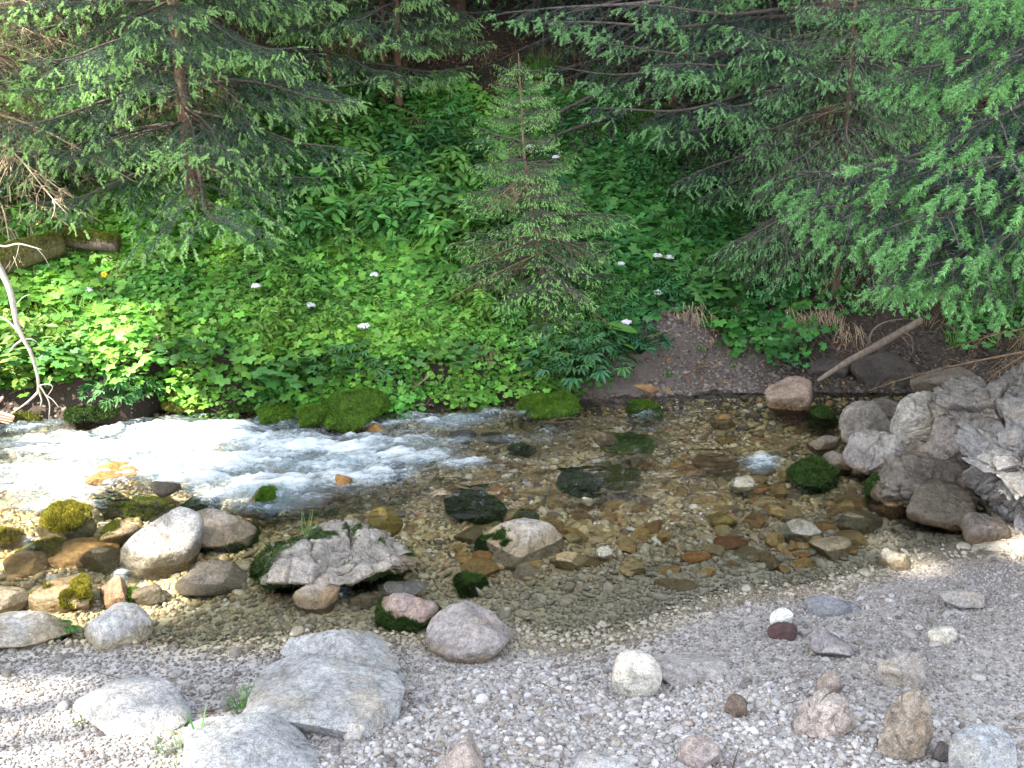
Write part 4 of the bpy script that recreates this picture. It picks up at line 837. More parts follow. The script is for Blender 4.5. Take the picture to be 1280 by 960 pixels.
# ------------------------------------------------------------------ herbs
def leaf_outline(kind):
    """flat leaf in the xy plane, stalk at the origin, pointing to +x, length about 1"""
    if kind == 'palm':                                       # lobed, geranium like
        a = np.linspace(-2.5, 2.5, 21); rr = .50 + .22 * np.cos(a * 5 * 2 / 1.6) + .0 * a; rr = np.where(np.arange(21) % 4 == 0, .62, np.where(np.arange(21) % 2 == 0, .42, .5)); rr[0] = rr[-1] = .3
        P = np.stack([.42 + rr * np.cos(a), rr * np.sin(a) * 1.05, .10 * rr ** 2 * np.abs(np.sin(a * 2.4)) - .28 * rr ** 2], 1); c = np.array([[.40, 0, 0]])
    elif kind == 'round':
        a = np.linspace(-2.8, 2.8, 13); rr = .5 + .03 * np.cos(a * 9); P = np.stack([.45 + rr * np.cos(a), rr * np.sin(a), .10 * np.abs(np.sin(a)) - .06], 1); c = np.array([[.30, 0, -.03]])
    elif kind == 'jag':                                      # three part jagged leaf
        P = []
        for b, l in ((-1.05, .62), (-.5, .7), (0, .85), (.5, .7), (1.05, .62)):
            for o_, q in ((-.20, .62), (-.10, .80), (0, 1.0), (.10, .80), (.20, .62)): P.append((.12 + l * q * math.cos(b + o_ * .9), l * q * math.sin(b + o_ * .9), -.25 * q * q * l + .05))
            P.append((.12 + .3 * math.cos(b + .27), .3 * math.sin(b + .27), .0))
        P = np.array(P[:-1]); c = np.array([[.1, 0, 0]])
    else:                                                    # lance
        t = np.array([0, .25, .55, .8, 1]); wv = np.array([.02, .17, .2, .11, 0]); P = np.concatenate([np.stack([t, wv, .06 * wv / .2 - .2 * t ** 2], 1), np.stack([t, -wv, .06 * wv / .2 - .2 * t ** 2], 1)[::-1][1:]]); c = np.array([[.5, 0, -.06]])
        P = P[1:]
    n = len(P); V = np.concatenate([P, c]); F = np.stack([np.arange(n - 1), np.arange(1, n), np.full(n - 1, n)], 1)
    if kind not in ('palm', 'round'): F = np.concatenate([F, [[n - 1, 0, n]]])
    return V, F
LO = {k: leaf_outline(k) for k in ('palm', 'round', 'jag', 'lance')}
def put_leaf(mb, kind, base, size, yaw, tilt, roll, col, m=0):
    V, F = LO[kind]; V = V * size; c, s_ = math.cos(roll), math.sin(roll); y, z = V[:, 1] * c - V[:, 2] * s_, V[:, 1] * s_ + V[:, 2] * c; x = V[:, 0]
    c, s_ = math.cos(tilt), math.sin(tilt); x, z = x * c - z * s_, x * s_ + z * c; c, s_ = math.cos(yaw), math.sin(yaw)
    mb.add(np.stack([x * c - y * s_, x * s_ + y * c, z], 1) + base, F, m, col)
def herb(kind, n, h, spread, size, r, col=(.10, .24, .05), stalk=False, var=.25):
    mb = MB()
    for k in range(n):
        a = k * 2.4 + r.normal(0, .3); q = math.sqrt(r.random()); rr = spread * q; hh = h * (1 - .55 * q * q) * r.uniform(.75, 1.15)
        b = np.array([rr * math.cos(a), rr * math.sin(a), hh]); c = np.array(col) * r.uniform(1 - var, 1 + var) * np.array([r.uniform(.8, 1.25), 1, r.uniform(.7, 1.3)])
        put_leaf(mb, kind, b, size * r.uniform(.65, 1.2), a + r.normal(0, .5), r.normal(-.15, .3), r.normal(0, .3), c)
        if stalk: V, F = tube([np.array([0, 0, -.02]), b * [.5, .5, .6], b], [.002, .0016, .0012], 3, False); mb.add(V, F, 0, np.array(col) * .7)
    return mb
def grass(n, h, spread, r, col=(.13, .26, .05), w=.003, droop=.6, up=1.0):
    mb = MB()
    for k in range(n):
        a = r.uniform(0, 6.28); q = spread * math.sqrt(r.random()); b = np.array([q * math.cos(a), q * math.sin(a), -.01]); a += r.normal(0, .6); l = h * r.uniform(.55, 1.15); t = np.linspace(0, 1, 5)[:, None]
        o_ = np.array([math.cos(a), math.sin(a), 0]); d = droop * r.uniform(.4, 1.3); P = b + o_ * l * (.25 * t + d * t ** 2 * .7) + np.array([0, 0, up]) * l * (t - .55 * d * t ** 2.2)
        s_ = np.array([-o_[1], o_[0], 0]) * w * (1 - t ** 2 * .95); V = np.concatenate([P - s_, P + s_]); i_ = np.arange(4)
        F = np.concatenate([np.stack([i_, i_ + 1, i_ + 6], 1), np.stack([i_, i_ + 6, i_ + 5], 1)]); mb.add(V, F, 0, np.array(col) * r.uniform(.7, 1.3) * np.array([r.uniform(.85, 1.3), 1, 1]))
    return mb
def fern(n, L, r, col=(.10, .25, .05)):
    mb = MB()
    for k in range(n):
        a = 6.283 * k / n + r.normal(0, .25); l = L * r.uniform(.75, 1.1); o_ = np.array([math.cos(a), math.sin(a), 0]); sd = np.array([-o_[1], o_[0], 0]); t = np.linspace(0, 1, 16)[:, None]
        P = o_ * l * (.35 * t + .5 * t ** 2) + np.array([0, 0, 1]) * l * (.85 * t - .62 * t ** 2.2); V, F = tube(P, np.linspace(.0022, .0006, 16), 3, False); mb.add(V, F, 0, np.array(col) * .6)
        T = unit(np.gradient(P, axis=0)); cc = np.array(col) * r.uniform(.75, 1.25)
        for j in range(2, 16):
            wl = l * .26 * math.sin(math.pi * min(1, .12 + j / 16.5)) ** .8
            for s_ in (-1, 1):
                d = unit(sd * s_ + T[j] * .45 + [0, 0, -.15]); q = P[j]; mb.add(np.stack([q - T[j] * l * .022, q + T[j] * l * .022, q + d * wl * .6 + T[j] * l * .018, q + d * wl, q + d * wl * .55 - T[j] * l * .02]), [(0, 1, 2), (0, 2, 4), (4, 2, 3)], 0, cc)
    return mb
def bush(n, h, spread, size, r, col):
    """upright stems with pairs of pointed leaves"""
    mb = MB()
    for k in range(n):
        a = r.uniform(0, 6.28); q = spread * math.sqrt(r.random()); b = np.array([q * math.cos(a) * .6, q * math.sin(a) * .6, -.02]); hh = h * r.uniform(.6, 1.1) * (1 - .35 * q / spread); top = np.array([q * math.cos(a) * 1.1, q * math.sin(a) * 1.1, hh])
        P = spline([b, (b + top) / 2 + r.normal(0, .02, 3), top], 7); V, F = tube(P, np.linspace(.004, .0015, 7), 3, False); mb.add(V, F, 0, np.array(col) * .7)
        for j in range(2, 7):
            for s_ in range(3 if j < 6 else 5):
                c = np.array(col) * r.uniform(.7, 1.3) * np.array([r.uniform(.85, 1.2), 1, r.uniform(.8, 1.3)]); put_leaf(mb, 'lance', P[j] + r.normal(0, .01, 3), size * r.uniform(.7, 1.15), j * 1.6 + s_ * 2.1 + r.normal(0, .3), r.uniform(-.5, .25), r.normal(0, .3), c)
    return mb
def scatter(name, label, temps, x0, x1, y0, y1, n, dens, sf, seed, cf=None, cat='ground cover', tiltf=.35):
    r = np.random.default_rng(seed); x = r.uniform(x0, x1, n); y = r.uniform(y0, y1, n); p = np.stack([x, y, H(x, y)], -1); px, py, dep = to_px(p)
    k = (r.random(n) < dens(x, y, px, py)) & (px > -120) & (px < 1400); p = p[k]; x, y = x[k], y[k]; n = len(x); s = sf(x, y, r, n); cm = (cf(x, y, r, n) if cf else np.ones((n, 3)))
    ti = r.integers(0, len(temps), n); ya = r.uniform(0, 6.28, n); Vs, Fs, Cs = [], [], []; off = 0
    for t, (V, F, C) in enumerate(temps):
        q = np.where(ti == t)[0]
        if not len(q): continue
        ca, sa = np.cos(ya[q])[:, None], np.sin(ya[q])[:, None]; Vx = V[None, :, 0] * ca - V[None, :, 1] * sa; Vy = V[None, :, 0] * sa + V[None, :, 1] * ca; Vz = np.broadcast_to(V[None, :, 2], Vx.shape)
        A = np.stack([Vx, Vy - tiltf * Vz, Vz + .25 * Vy], -1) * s[q][:, None, None] + p[q][:, None]; m = len(V)
        Vs.append(A.reshape(-1, 3)); Fs.append((F[None] + (np.arange(len(q)) * m)[:, None, None]).reshape(-1, 3) + off); Cs.append((C[None] * cm[q][:, None]).reshape(-1, 3)); off += len(q) * m
    o = link(name, make_mesh(name, np.concatenate(Vs), np.concatenate(Fs), [M_LEAF], col=np.concatenate(Cs))); return tag(o, label, cat, kind='stuff')
r = np.random.default_rng(600); G = (.075, .20, .045)
T_round = [herb('round', 12, .07, .09, .045, r, (.075, .20, .05)).arr() for _ in range(5)]
T_palm = [herb('palm', 11, .10, .12, .07, r, (.08, .215, .05)).arr() for _ in range(5)]
T_jag = [herb('jag', 12, .13, .13, .09, r, (.075, .20, .05)).arr() for _ in range(5)]
T_gr = [grass(34, .19, .05, r, (.12, .25, .05), .0028).arr() for _ in range(5)]
T_fern = [fern(7, .24, r).arr() for _ in range(3)]
T_bush = [bush(6, .34, .12, .085, r, (.06, .17, .05)).arr() for _ in range(4)]
T_litter = [herb('lance', 9, .015, .10, .035, r, (.20, .12, .06), var=.45).arr() for _ in range(4)]
def veg(x, y, e=.0, edge=.06): e = e - .07 * ss(.5, 0, x) * ss(-.6, -.2, n2(x, 0 * x, 2.2, 2, 605)); return ss(e, e + edge, y - y_bank(x) - (.50 * ss(.65, 1.0, x) - .22 * ss(1.35, 1.7, x)) * ss(3.3, 2.6, x) - .35 * ss(1.9, 2.4, x))
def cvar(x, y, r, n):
    a = n2(x, y, 1.3, 3, 601)[:, None]; b = n2(x, y, 4, 2, 602)[:, None]; shade_r = ss(-.2, .6, x + .3 * n2(x, y, 1.5, 2, 603))[:, None]; return (np.array([[1.95, 1.80, 1.3]]) * (1 - shade_r) + np.array([[.80, 1.0, 1.05]]) * shade_r) * r.uniform(.7, 1.25, (n, 1)) * (1 + .35 * a + .2 * b) * (1 + np.concatenate([.30 * b, 0 * b, -.2 * b], 1))  # leaves on the right slope coloured darker to carry spruce shade
patch = lambda x, y, s_, sd, lo, hi: ss(lo, hi, n2(x, y, s_, 3, sd))
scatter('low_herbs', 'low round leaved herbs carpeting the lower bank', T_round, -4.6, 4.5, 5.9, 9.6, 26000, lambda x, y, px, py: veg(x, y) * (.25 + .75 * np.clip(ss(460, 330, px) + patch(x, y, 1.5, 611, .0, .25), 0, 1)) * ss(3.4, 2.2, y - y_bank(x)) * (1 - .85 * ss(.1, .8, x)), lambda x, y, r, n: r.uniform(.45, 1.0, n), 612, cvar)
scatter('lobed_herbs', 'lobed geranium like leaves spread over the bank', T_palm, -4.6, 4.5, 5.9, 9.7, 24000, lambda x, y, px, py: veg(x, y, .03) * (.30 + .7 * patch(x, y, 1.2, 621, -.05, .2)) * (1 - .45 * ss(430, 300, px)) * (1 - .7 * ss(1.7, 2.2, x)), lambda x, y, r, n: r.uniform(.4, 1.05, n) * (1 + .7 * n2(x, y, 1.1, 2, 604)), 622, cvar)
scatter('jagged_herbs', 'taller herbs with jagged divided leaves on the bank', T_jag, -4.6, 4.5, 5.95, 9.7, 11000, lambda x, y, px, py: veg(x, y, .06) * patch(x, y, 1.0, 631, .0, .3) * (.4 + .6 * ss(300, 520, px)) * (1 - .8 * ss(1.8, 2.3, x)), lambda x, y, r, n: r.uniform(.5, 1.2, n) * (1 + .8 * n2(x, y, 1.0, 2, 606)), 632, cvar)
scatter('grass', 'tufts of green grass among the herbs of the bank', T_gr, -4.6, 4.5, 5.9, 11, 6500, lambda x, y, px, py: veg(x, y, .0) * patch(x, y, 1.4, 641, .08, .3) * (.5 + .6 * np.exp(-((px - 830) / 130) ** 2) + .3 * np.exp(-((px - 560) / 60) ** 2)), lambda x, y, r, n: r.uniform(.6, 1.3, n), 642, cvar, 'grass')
T_dry = [grass(22, .17, .07, r, (.30, .24, .14), .0022, .8).arr() for _ in range(4)]
scatter('dead_stalks', 'dry straw coloured grass stalks between the bank herbs', T_dry, -4.6, 4.5, 5.9, 10.5, 1500, lambda x, y, px, py: veg(x, y, -.05) * (patch(x, y, 1.8, 643, .1, .4) + .12), lambda x, y, r, n: r.uniform(.6, 1.3, n), 644, None, 'dead grass')
T_tall = [bush(4, .30, .07, .06, r, (.085, .22, .055)).arr() for _ in range(4)]
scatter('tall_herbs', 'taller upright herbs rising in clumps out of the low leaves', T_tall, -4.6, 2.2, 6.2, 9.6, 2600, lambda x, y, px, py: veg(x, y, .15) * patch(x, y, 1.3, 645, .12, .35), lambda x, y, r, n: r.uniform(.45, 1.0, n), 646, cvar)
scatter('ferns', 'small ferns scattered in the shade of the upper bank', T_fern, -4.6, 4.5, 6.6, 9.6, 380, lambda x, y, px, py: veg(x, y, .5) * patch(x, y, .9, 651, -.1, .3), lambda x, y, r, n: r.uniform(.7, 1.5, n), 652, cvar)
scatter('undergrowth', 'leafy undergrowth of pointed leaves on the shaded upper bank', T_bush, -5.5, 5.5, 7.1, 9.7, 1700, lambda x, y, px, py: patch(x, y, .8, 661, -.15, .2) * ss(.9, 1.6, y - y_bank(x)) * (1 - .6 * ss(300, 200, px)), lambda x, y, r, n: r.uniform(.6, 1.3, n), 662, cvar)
scatter('leaf_litter', 'brown dead leaves and needles on the wood floor', T_litter, -8, 8, 6.2, 16, 16000, lambda x, y, px, py: .25 + .75 * ss(1.2, 2.5, y - y_bank(x)), lambda x, y, r, n: r.uniform(.7, 1.4, n), 672, lambda x, y, r, n: r.uniform(.5, 1.5, (n, 1)) * np.array([[1, 1, 1]]), 'leaf litter')
scatter('shore_litter', 'a few brown leaves and needles blown onto the near gravel', T_litter, -2.3, 2.6, 2.1, 3.6, 260, lambda x, y, px, py: (y_near(x) - y > .1) * 1.0, lambda x, y, r, n: r.uniform(.15, .4, n), 673, lambda x, y, r, n: r.uniform(.4, 1.3, (n, 1)) * np.array([[1, 1, 1]]), 'leaf litter')
mb = MB(); r = np.random.default_rng(680)
for _ in range(120):
    x, y = r.uniform(-2, 2.5), r.uniform(2.2, 4.1)
    if y_near(x) - y < .03: continue
    l = r.uniform(.02, .09); a = r.uniform(0, 3.14); t = np.linspace(-1, 1, 4); X_ = x + l * np.cos(a) * t; Y_ = y + l * np.sin(a) * t + r.normal(0, .004, 4)
    V, F = tube(np.stack([X_, Y_, H(X_, Y_) + .010], 1), [.0016, .0018, .0014, .0008], 4); mb.add(V, F, 0, np.array((.16, .12, .09)) * r.uniform(.5, 1.6))
tag(mb.build('shore_twigs', [M_DRY]), 'tiny dark twigs strewn over the near gravel', 'twigs', kind='stuff')
# ------------------------------------------------------------------ single plants, flowers, wood
def plant(name, mb, px, py, label, cat='plant', group=None, p=None, part=None, mats=None, sink=0.0):
    p = (hit(px, py) if p is None else np.asarray(p, float)) - [0, 0, sink]; o = link(name, mb.mesh(name, mats or [M_LEAF])); o.location = tuple(p); return tag(o, label, cat, group)
r = np.random.default_rng(700)
plant('leafy_clump', herb('jag', 190, .34, .34, .12, r, (.055, .17, .06), True), 722, 470, 'large clump of jagged dark green leaves under the airy young spruce', sink=.03)
plant('leafy_clump', herb('jag', 70, .17, .17, .10, r, (.045, .14, .055), True), 800, 440, 'small dark jagged leaved clump on the edge of the bare soil scar')
plant('leafy_clump', herb('jag', 90, .22, .26, .11, r, (.07, .20, .055), True), 440, 470, 'jagged leaved clump overhanging the green mossy mound')
plant('leafy_clump', herb('palm', 80, .20, .24, .09, r, (.075, .21, .05), True), 365, 478, 'lobed leaf clump hanging above the mossy stones at the water')
plant('leafy_clump', herb('palm', 110, .22, .30, .10, r, (.07, .19, .05), True), 880, 372, 'geranium like clump beside white flowers at the top of the soil scar')
plant('butterbur', (lambda m: (put_leaf(m, 'round', np.array([-.02, 0, .24]), .20, .2, -.25, .1, (.12, .30, .05)), put_leaf(m, 'round', np.array([.02, -.05, .12]), .10, 2.6, -.4, .1, (.12, .28, .05)), put_leaf(m, 'round', np.array([.05, -.06, .14]), .09, -.5, -.3, -.2, (.13, .31, .05)), m.add(*tube([[0, 0, -.05], [0, 0, .1], [-.02, 0, .24]], .004, 4)[:2], 0, (.15, .25, .08)), m)[-1])(MB()), 765, 470, 'bright round butterbur leaves standing above the large jagged clump', sink=-.1)
plant('leafy_clump', herb('palm', 110, .16, .28, .08, r, (.08, .21, .055), True), 75, 452, 'round low leaf clump above the grey stone of the undercut bank')
plant('leafy_clump', herb('round', 120, .14, .30, .06, r, (.08, .21, .05), True), 255, 448, 'small leaved clump hanging over the brown bank stone')
plant('leafy_clump', herb('jag', 70, .16, .2, .09, r, (.07, .20, .06), True), 150, 500, 'little jagged clump growing at the waterline beside the hollow')
plant('leafy_clump', herb('palm', 90, .15, .25, .07, r, (.075, .20, .05), True), 560, 450, 'low leafy clump above the chipped dark stones')
plant('fern', fern(11, .34, r, (.085, .24, .05)), 372, 352, 'bright green fern fanning out on the middle of the bank')
plant('fern', fern(9, .30, r, (.13, .27, .05)), 58, 478, 'sunlit fern at the foot of the bank behind the bare branch')
plant('fern', fern(9, .30, r, (.08, .2, .05)), 282, 268, 'dark fern below the large young spruce')
plant('shrub', bush(26, .50, .34, .10, r, (.055, .17, .055)), 560, 215, 'tall leafy shrub behind the airy young spruce with pointed drooping leaves')
plant('shrub', bush(22, .42, .36, .10, r, (.065, .18, .055)), 505, 240, 'broad leafy shrub in front of the three thin trunks')
plant('shrub', bush(16, .32, .3, .09, r, (.065, .19, .05)), 425, 215, 'low leafy shrub at the foot of the leaning slim trunk')
plant('shrub', bush(20, .40, .3, .09, r, (.15, .24, .05)), 22, 470, 'sunlit yellow green shrub at the left edge behind the bare branch')
plant('seedling', herb('jag', 9, .07, .05, .055, r, (.10, .30, .06), True), 76, 800, 'small bright green seedling between pale boulders at the left')
plant('seedling', herb('lance', 8, .05, .03, .045, r, (.12, .28, .06), True), 874, 440, 'tiny weed growing on the bare soil scar')
plant('seedling', herb('lance', 8, .05, .05, .04, r, (.09, .25, .06), True), 836, 470, 'low green weed at the foot of the bare soil scar')
plant('seedling', herb('lance', 7, .04, .04, .04, r, (.09, .25, .06), True), 915, 458, 'green weed near the dead grass on the soil scar')
plant('grass_tuft', grass(60, .10, .035, r, (.15, .36, .07), .0016), 306, 888, 'small grass tuft beside the largest pale slab', 'grass tuft')
plant('grass_tuft', grass(70, .09, .07, r, (.17, .30, .09), .0014), 228, 945, 'sparse pale grass tuft at the corner of the bottom slab', 'grass tuft')
plant('grass_tuft', grass(6, .12, .012, r, (.10, .33, .06), .004, .2), 251, 935, 'upright broad blades next to the sparse grass tuft', 'grass tuft')
plant('grass_tuft', grass(18, .05, .02, r, (.12, .32, .07), .002), 499, 848, 'tiny grass sprig at the shaded end of the pale granite block', 'grass tuft')
plant('grass_tuft', grass(22, .07, .03, r, (.16, .28, .05), .0016), 108, 905, 'mossy grass sprig at the corner of the low worn slab', 'grass tuft')
cb = next(o for o in COL.objects if o.get('label', '').startswith('big craggy pale')); bpy.context.view_layer.update()
pc = np.array([0, 0, .1])
for a_, b_ in ((372, 662), (385, 668), (400, 675), (410, 690)):
    ok, hp_, _n, _f = cb.ray_cast(mathutils.Vector((0, 0, CAMZ)) - cb.location, mathutils.Vector(ray(a_, b_)).normalized())
    if ok: pc = np.array(hp_ + cb.location); break
plant('grass_tuft', grass(14, .13, .03, r, (.13, .28, .08), .002, .15), 0, 0, 'thin upright grass on top of the craggy pale boulder', 'grass tuft', p=pc)
plant('grass_tuft', grass(120, .22, .12, r, (.12, .27, .05), .0024), 566, 340, 'tall light grass tuft left of the airy young spruce', 'grass tuft')
plant('grass_tuft', grass(160, .26, .14, r, (.10, .26, .045), .0028), 790, 360, 'long dark green grass above the hanging dead grass', 'grass tuft')
for px, py, w_, h_, n_, lab in [(788, 368, .14, .17, 90, 'bleached dead grass hanging over the soil beside a mauve flower'), (985, 405, .16, .24, 130, 'brown dead grass hanging down at the edge of the dark hollow'), (925, 395, .07, .16, 40, 'thin wisp of dead grass trailing over the soil scar'), (195, 438, .22, .10, 80, 'dead rooty grass fringing the dark hollow in the undercut bank'), (1060, 420, .10, .14, 50, 'dead grass wisp in the shade beneath the spruce boughs'), (860, 398, .14, .13, 70, 'short dead grass fringe at the top of the soil scar under the geranium clump'), (1030, 400, .14, .18, 90, 'ragged dead grass above the lower half of the driftwood pole'), (600, 448, .12, .12, 60, 'straw coloured dead grass above the slate triangle')]:
    mb = MB()
    for k in range(n_):
        x = r.choice([-.6, -.1, .5]) * w_ + r.normal(0, .25) * w_; l = h_ * r.uniform(.5, 1.15); t = np.linspace(0, 1, 6)[:, None]; P = np.array([x, .02, r.normal(0, .03)]) + t * np.array([r.normal(0, .07), -.06 - .05 * r.random(), 0]) * (l / .2) + np.array([0, 0, 1]) * (.03 * t - l * t ** 1.5)
        P = P + r.normal(0, .003, (6, 3)); s_ = np.array([[.0022, 0, 0]]) * (1 - .8 * t); i_ = np.arange(5); mb.add(np.concatenate([P - s_, P + s_]), np.concatenate([np.stack([i_, i_ + 1, i_ + 7], 1), np.stack([i_, i_ + 7, i_ + 6], 1)]), 0, np.array((.33, .25, .17)) * r.uniform(.5, 1.4))
    q = hit(px, py); plant('dead_grass', mb, 0, 0, lab, 'dead grass', p=q + [0, -.05, .06], mats=[M_DRY])
def umbel(px, py, rad, label, col=(.62, .64, .66), hgt=.25):
    rad *= 1.05
    q = hit(px, py + hgt * .8 * 165); top = at_y(px, py, q[1] - .03); q = np.array([top[0], top[1] + .02, float(H(top[0], top[1] + .02))]); e = empty('white_flower', q, label=label, cat='flower')
    mb = MB(); P = spline([q - [0, 0, .02], (q + top) / 2 + [.01, 0, 0], top - [0, 0, .03]], 8); V, F = tube(P, .0022, 4); mb.add(V - q, F, 0, (.10, .2, .05))
    for k in range(10): a = r.uniform(0, 6.28); V, F = tube([top - [0, 0, .03], top + [rad * .7 * math.cos(a), rad * .7 * math.sin(a), 0]], .001, 3); mb.add(V - q, F, 0, (.12, .22, .06))
    mb.build('stem', [M_LEAF], e); mb = MB(); V0, F0_ = ico(0)
    for k in range(120): a = r.uniform(0, 6.28); d = rad * math.sqrt(r.random()); mb.add(V0 * r.uniform(.005, .009) * [1, 1, .8] + top - q + [d * math.cos(a), d * math.sin(a), .012 * (1 - (d / rad) ** 2) + r.normal(0, .003)], F0_, 0, np.array(col) * r.uniform(.8, 1.1))
    mb.build('flower_head', [M_PETAL], e); return e
for a in [(511, 208, .034, 'white flower head, left one of a pair in front of the broad leafy shrub'), (546, 210, .03, 'white flower head, right one of a pair in front of the broad leafy shrub'), (605, 186, .03, 'white flower head beside the top of the airy young spruce trunk'), (662, 184, .026, 'pale flower head just behind the airy young spruce trunk'), (695, 197, .026, 'mauve white flower head right of the airy young spruce trunk', (.62, .60, .72)), (822, 320, .03, 'white flower head, leftmost of the trio over the geranium clump'), (836, 322, .03, 'white flower head, middle of the trio over the geranium clump'), (860, 312, .028, 'white flower head, rightmost of the trio over the geranium clump'), (776, 330, .024, 'small white flower in the long grass'), (823, 366, .028, 'white flower head low at the upper edge of the soil scar'), (783, 403, .03, 'mauve flower below the bleached dead grass', (.6, .55, .74)), (455, 408, .034, 'white flower head lowest on the middle slope', ), (388, 382, .028, 'white flower head under the bright green fern'), (468, 344, .026, 'white flower head right of the bright green fern'), (320, 358, .028, 'white flower head, larger one on the left slope'), (111, 363, .02, 'small white flower on the left slope below the mossy log'), (344, 255, .022, 'small white flower under the boughs of the large young spruce')]:
    umbel(a[0], a[1], a[2], a[3], *(a[4:5]), hgt=.16)
plant('yellow_flower', (lambda m: ([m.add(ico(0)[0] * [.012, .005, .012] + [.012 * math.cos(q_), 0, .12 + .012 * math.sin(q_)], ico(0)[1], 0, (.8, .55, .03)) for q_ in np.arange(5) * 1.256], m.add(*tube([[0, 0, 0], [0, 0, .12]], .0016, 3)[:2], 0, (.1, .2, .05)), m)[-1])(MB()), 133, 365, 'single yellow flower just below the mossy log', 'flower', mats=[M_PETAL])
def wood(name, P, rad, col, label, cat, seed=1, n=30, sides=14, mats=None, twigs=(), moss=False, knots=.1, tp='twig'):
    P = np.asarray(P, float); og = P[0]; Q = spline(P - og, n); rr = np.interp(np.linspace(0, 1, n), np.linspace(0, 1, len(rad)), rad); V, F = tube(Q, rr, sides); V = V + (fbm(V * 16 + seed, 3, seed) * knots * max(rad))[:, None] * unit(V - np.repeat(np.concatenate([Q]), sides, 0)[:1].mean(0) + 1e-3)
    mb = MB(); mb.add(V, F, 0, col); o = mb.build(name, mats or [M_BARK], None, True); o.location = tuple(og); tag(o, label, cat)
    if moss:
        w = ss(-.1, .35, tri_vert_up(V, F) + .6 * fbm(V * 8, 3, seed + 5)); t = moss_tufts(V, F, w, 16000, seed, MOSSC['olive'], .009)
        if t: link('moss', make_mesh('moss', t[0], t[1], [M_MOSS], col=t[2]), o)
    for (A, r0) in twigs:
        A = np.asarray(A, float) - og; V, F = tube(spline(A, 9), np.linspace(r0, r0 * .35, 9), 6); m2 = MB(); m2.add(V, F, 0, col); m2.build(tp, mats or [M_BARK], o, True)
    return o
def tri_vert_up(V, F):
    a, nn = tri_area_normals(V, F); u = np.zeros((len(V), 3))
    for k in range(3): np.add.at(u, F[:, k], nn * a[:, None])
    return unit(u)[:, 2]
ly = 7.15
wood('fallen_log', [hit(a_, b_) + [0, -.06, .15] for a_, b_ in ((-70, 392), (-10, 362), (40, 342), (84, 330))], [.105, .10, .095, .08], (.13, .11, .055), 'thick mossy log curving down to the left edge of the bank', 'log', 3, moss=True)
wood('fallen_log', [hit(a_, b_) + [0, -.05, .15] for a_, b_ in ((92, 322), (118, 326), (154, 330))], [.07, .065, .055], (.13, .10, .08), 'short dark log piece with mossy top, right of the thick mossy log', 'log', 4, moss=True)
Yb = 5.35
W = lambda L_, y=Yb: [at_y(a, b_, y) for a, b_ in L_]
wood('bare_branch', W([(-30, 270), (-6, 325), (12, 362), (22, 408), (38, 440), (47, 470), (48, 492)]), [.021, .019, .016, .013, .010, .008, .007], (.40, .36, .31), 'pale bare branch hanging down at the left edge over the water', 'branch', 5, mats=[M_DRY], knots=.06,
     twigs=[(W([(48, 490), (34, 503), (14, 517)]), .008), (W([(48, 488), (52, 500), (50, 508)]), .006), (W([(47, 478), (56, 492), (62, 505), (61, 524)]), .006), (W([(56, 493), (66, 500), (74, 510)]), .004), (W([(48, 482), (60, 480), (66, 484), (60, 494)]), .004), (W([(24, 415), (8, 400), (-10, 392)]), .008), (W([(28, 425), (18, 432), (12, 440)]), .008), (W([(30, 424), (40, 424), (46, 428)]), .004), (W([(18, 385), (28, 372), (38, 368)]), .003)])
wood('twig', W([(-20, 302), (5, 308), (24, 305), (52, 312)], 6.4), [.008, .007, .006, .003], (.42, .38, .32), 'thin bare twig above the mossy log at the left edge', 'twig', 6, mats=[M_DRY], knots=.02, twigs=[(W([(24, 305), (20, 322), (10, 340)], 6.4), .003), (W([(45, 309), (56, 322), (62, 334)], 6.4), .003)])
wood('stick', W([(134, 448), (133, 470), (124, 502)], 5.9), [.010, .012, .010], (.28, .25, .2), 'upright pale stick in front of the grey bank stone', 'stick', 7, mats=[M_DRY])
wood('stick', W([(302, 468), (318, 462), (334, 457)], 6.05), [.007, .008, .006], (.40, .34, .26), 'short pale stick lying on the lower bank herbs', 'stick', 8, mats=[M_DRY])
wood('stick', [hit(655, 494) + [0, 0, .03], hit(690, 490) + [0, 0, .05], hit(712, 486) + [0, 0, .04]], [.006, .008, .005], (.07, .06, .055), 'dark thin stick at the waterline left of the large leafy clump', 'stick', 9)
wood('stick', W([(510, 492), (524, 480), (536, 470)], 6.0), [.005, .006, .004], (.30, .24, .17), 'thin brown stick leaning out over the green mound', 'stick', 10, mats=[M_DRY])
mb = MB(); r = np.random.default_rng(760); q0 = hit(1000, 430)
for _ in range(46):
    q = hit(r.uniform(880, 1190), r.uniform(395, 440)); l = r.uniform(.08, .35); d = unit(np.array([r.normal(0, .6), -.5, r.uniform(-.9, .1)])); P = spline([q + [0, .03, .03], q + d * l * .5 + r.normal(0, .02, 3) + [0, -.02, .01], q + d * l + r.normal(0, .03, 3)], 8); P[:, 2] = np.maximum(P[:, 2], H(P[:, 0], P[:, 1]) + .005)
    V, F = tube(P, np.linspace(r.uniform(.002, .006), .0009, 8), 4); mb.add(V, F, 0, np.array((.17, .125, .09)) * r.uniform(.4, 1.3))
tag(mb.build('roots', [M_BARK]), 'thin bare roots and twigs hanging out of the soil bank', 'roots', kind='stuff')
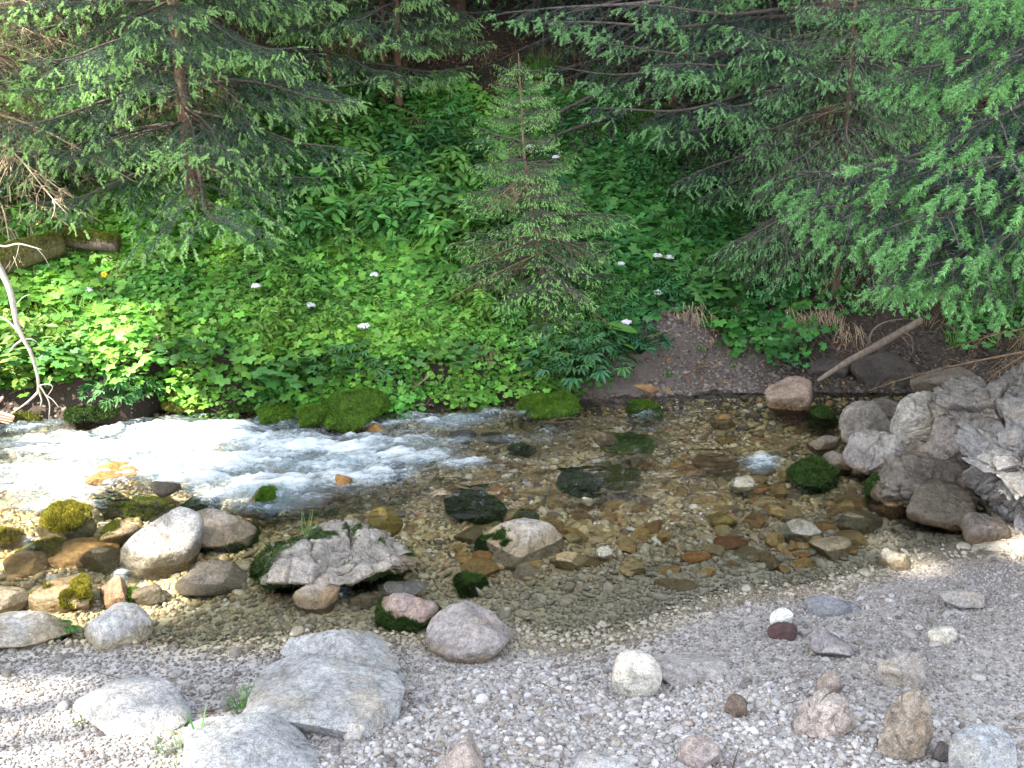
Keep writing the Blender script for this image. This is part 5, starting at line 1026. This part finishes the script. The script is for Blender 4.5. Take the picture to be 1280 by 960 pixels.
wood('driftwood_pole', [at_y(1022, 476, 5.9), at_y(1060, 452, 5.95), at_y(1100, 430, 6.0), at_y(1152, 400, 6.1)], [.012, .021, .024, .022], (.15, .12, .095), 'peeled driftwood pole leaning from the reddish boulder up under the spruce', 'pole', 11, twigs=[([at_y(1085, 436, 6.0), at_y(1090, 414, 5.95), at_y(1108, 402, 5.95), at_y(1135, 398, 6.0)], .008), ([at_y(1125, 414, 6.05), at_y(1138, 420, 6.0), at_y(1142, 436, 6.0)], .008)], knots=.5, tp='side_branch')

# ------------------------------------------------------------------ the person at the left edge (only the hand is in the picture)
def skinned(name, verts, edges, radii, m, parent, sub=2, root=0):
    me = bpy.data.meshes.new(name); me.from_pydata([tuple(v) for v in verts], edges, []); me.materials.append(m); o = link(name, me, parent)
    md = o.modifiers.new('skin', 'SKIN'); md.use_smooth_shade = True
    for k, rr in enumerate(radii): me.skin_vertices[0].data[k].radius = (rr, rr) if np.isscalar(rr) else rr
    for k in range(len(verts)): me.skin_vertices[0].data[k].use_root = (k == root)
    s_ = o.modifiers.new('sub', 'SUBSURF'); s_.levels = s_.render_levels = sub; return o
def flat(name, c, rough=.6):
    m = mat(name); k = N(m); q = k.mix(1, c, k.ramp(k.noise(30, 3, .6, k.coord()), [(.3, .92), (.7, 1.06)]), 'MULTIPLY'); k.out(k.pbr(q, rough)); return m
SKIN = flat('skin', (.62, .38, .28), .5); CLOTH = flat('red_cloth', (.45, .05, .06), .8); TROU = flat('trousers', (.06, .07, .10), .85); HAIR = flat('hair', (.06, .04, .025), .5)
wr = at_y(-14, 516, 5.2); px1 = at_y(86, 516, 5.2) - wr; U1 = px1 / 100 * 1.0            # world vector of one photograph pixel along x
pxm = np.linalg.norm(U1); e = empty('person', (wr[0] - .55, 5.35, float(H(wr[0] - .55, 5.35))), label='person crouching outside the left edge, pale hand reaching in towards the bare branch', cat='person'); E = np.array(e.location)
def hp(u, v, dy=0): return wr + np.array([u * pxm, dy, -v * pxm]) - E
sh = np.array([-.12, 0, .78]); hips = np.array([-.35, .05, .36]); bodyV = [hips, hips + [.08, 0, .2], sh + [-.08, 0, -.03], sh + [-.06, 0, .10], sh + [.0, 0, .16], sh + [.02, 0, .26],
    sh + [.0, -.17, 0], sh + [.10, -.26, -.26], hp(-14, -1), hp(-2, 0), hp(8, 0),
    sh + [.0, .19, 0], sh + [.08, .28, -.26], sh + [.26, .16, -.36],
    hips + [.02, -.10, -.02], hips + [.38, -.16, .06], hips + [.22, -.16, -.30], hips + [.40, -.17, -.34], hips + [.02, .10, -.02], hips + [.38, .16, .06], hips + [.22, .16, -.30], hips + [.40, .17, -.34]]
skinned('body', bodyV, [(0, 1), (1, 2), (2, 3), (3, 4), (4, 5), (2, 6), (6, 7), (7, 8), (8, 9), (9, 10), (2, 11), (11, 12), (12, 13), (0, 14), (14, 15), (15, 16), (16, 17), (0, 18), (18, 19), (19, 20), (20, 21)], [.14, .12, .13, .055, .085, .09, .055, .042, .028, .026, (.022, .036), .055, .042, .03, .085, .06, .045, .035, .085, .06, .045, .035], SKIN, e)
fingers = [([(6, -3), (16, -1), (26, 2), (33, 5)], .0095), ([(6, 1), (16, 4), (25, 6), (31, 8)], .0095), ([(6, 5), (15, 8), (23, 10), (28, 12)], .009), ([(5, 9), (12, 12), (19, 14), (23, 15)], .0078), ([(0, -5), (7, -10), (14, -15), (19, -20)], .0105)]
for j, (f, rd) in enumerate(fingers):
    V = [hp(a, b_, -.012 + .008 * j) for a, b_ in f]; skinned('thumb' if j == 4 else 'finger', V, [(0, 1), (1, 2), (2, 3)], [rd * 1.15, rd, rd * .93, rd * .75], SKIN, e)
skinned('jacket', [hips + [.02, 0, .05], hips + [.09, 0, .22], sh + [-.08, 0, -.03], sh + [.0, -.17, 0], sh + [.10, -.26, -.26], hp(-16, -1), sh + [.0, .19, 0], sh + [.08, .28, -.26], sh + [.22, .18, -.34]], [(0, 1), (1, 2), (2, 3), (3, 4), (4, 5), (2, 6), (6, 7), (7, 8)], [.165, .145, .15, .075, .058, .036, .075, .058, .042], CLOTH, e)
skinned('trousers', [hips, hips + [.02, -.10, -.02], hips + [.38, -.16, .06], hips + [.23, -.16, -.27], hips + [.02, .10, -.02], hips + [.38, .16, .06], hips + [.23, .16, -.27]], [(0, 1), (1, 2), (2, 3), (0, 4), (4, 5), (5, 6)], [.155, .10, .075, .055, .10, .075, .055], TROU, e)
mb = MB(); V, F = ico(3); hc = sh + [.0, 0, .235]; Vh = V * [.105, .085, .12]; mb.add(Vh[:, :] + hc + [-.02, 0, .02], F[(Vh[F].mean(1)[:, 0] < .045) | (Vh[F].mean(1)[:, 2] > .075)], 0); mb.build('hair', [HAIR], e, True)
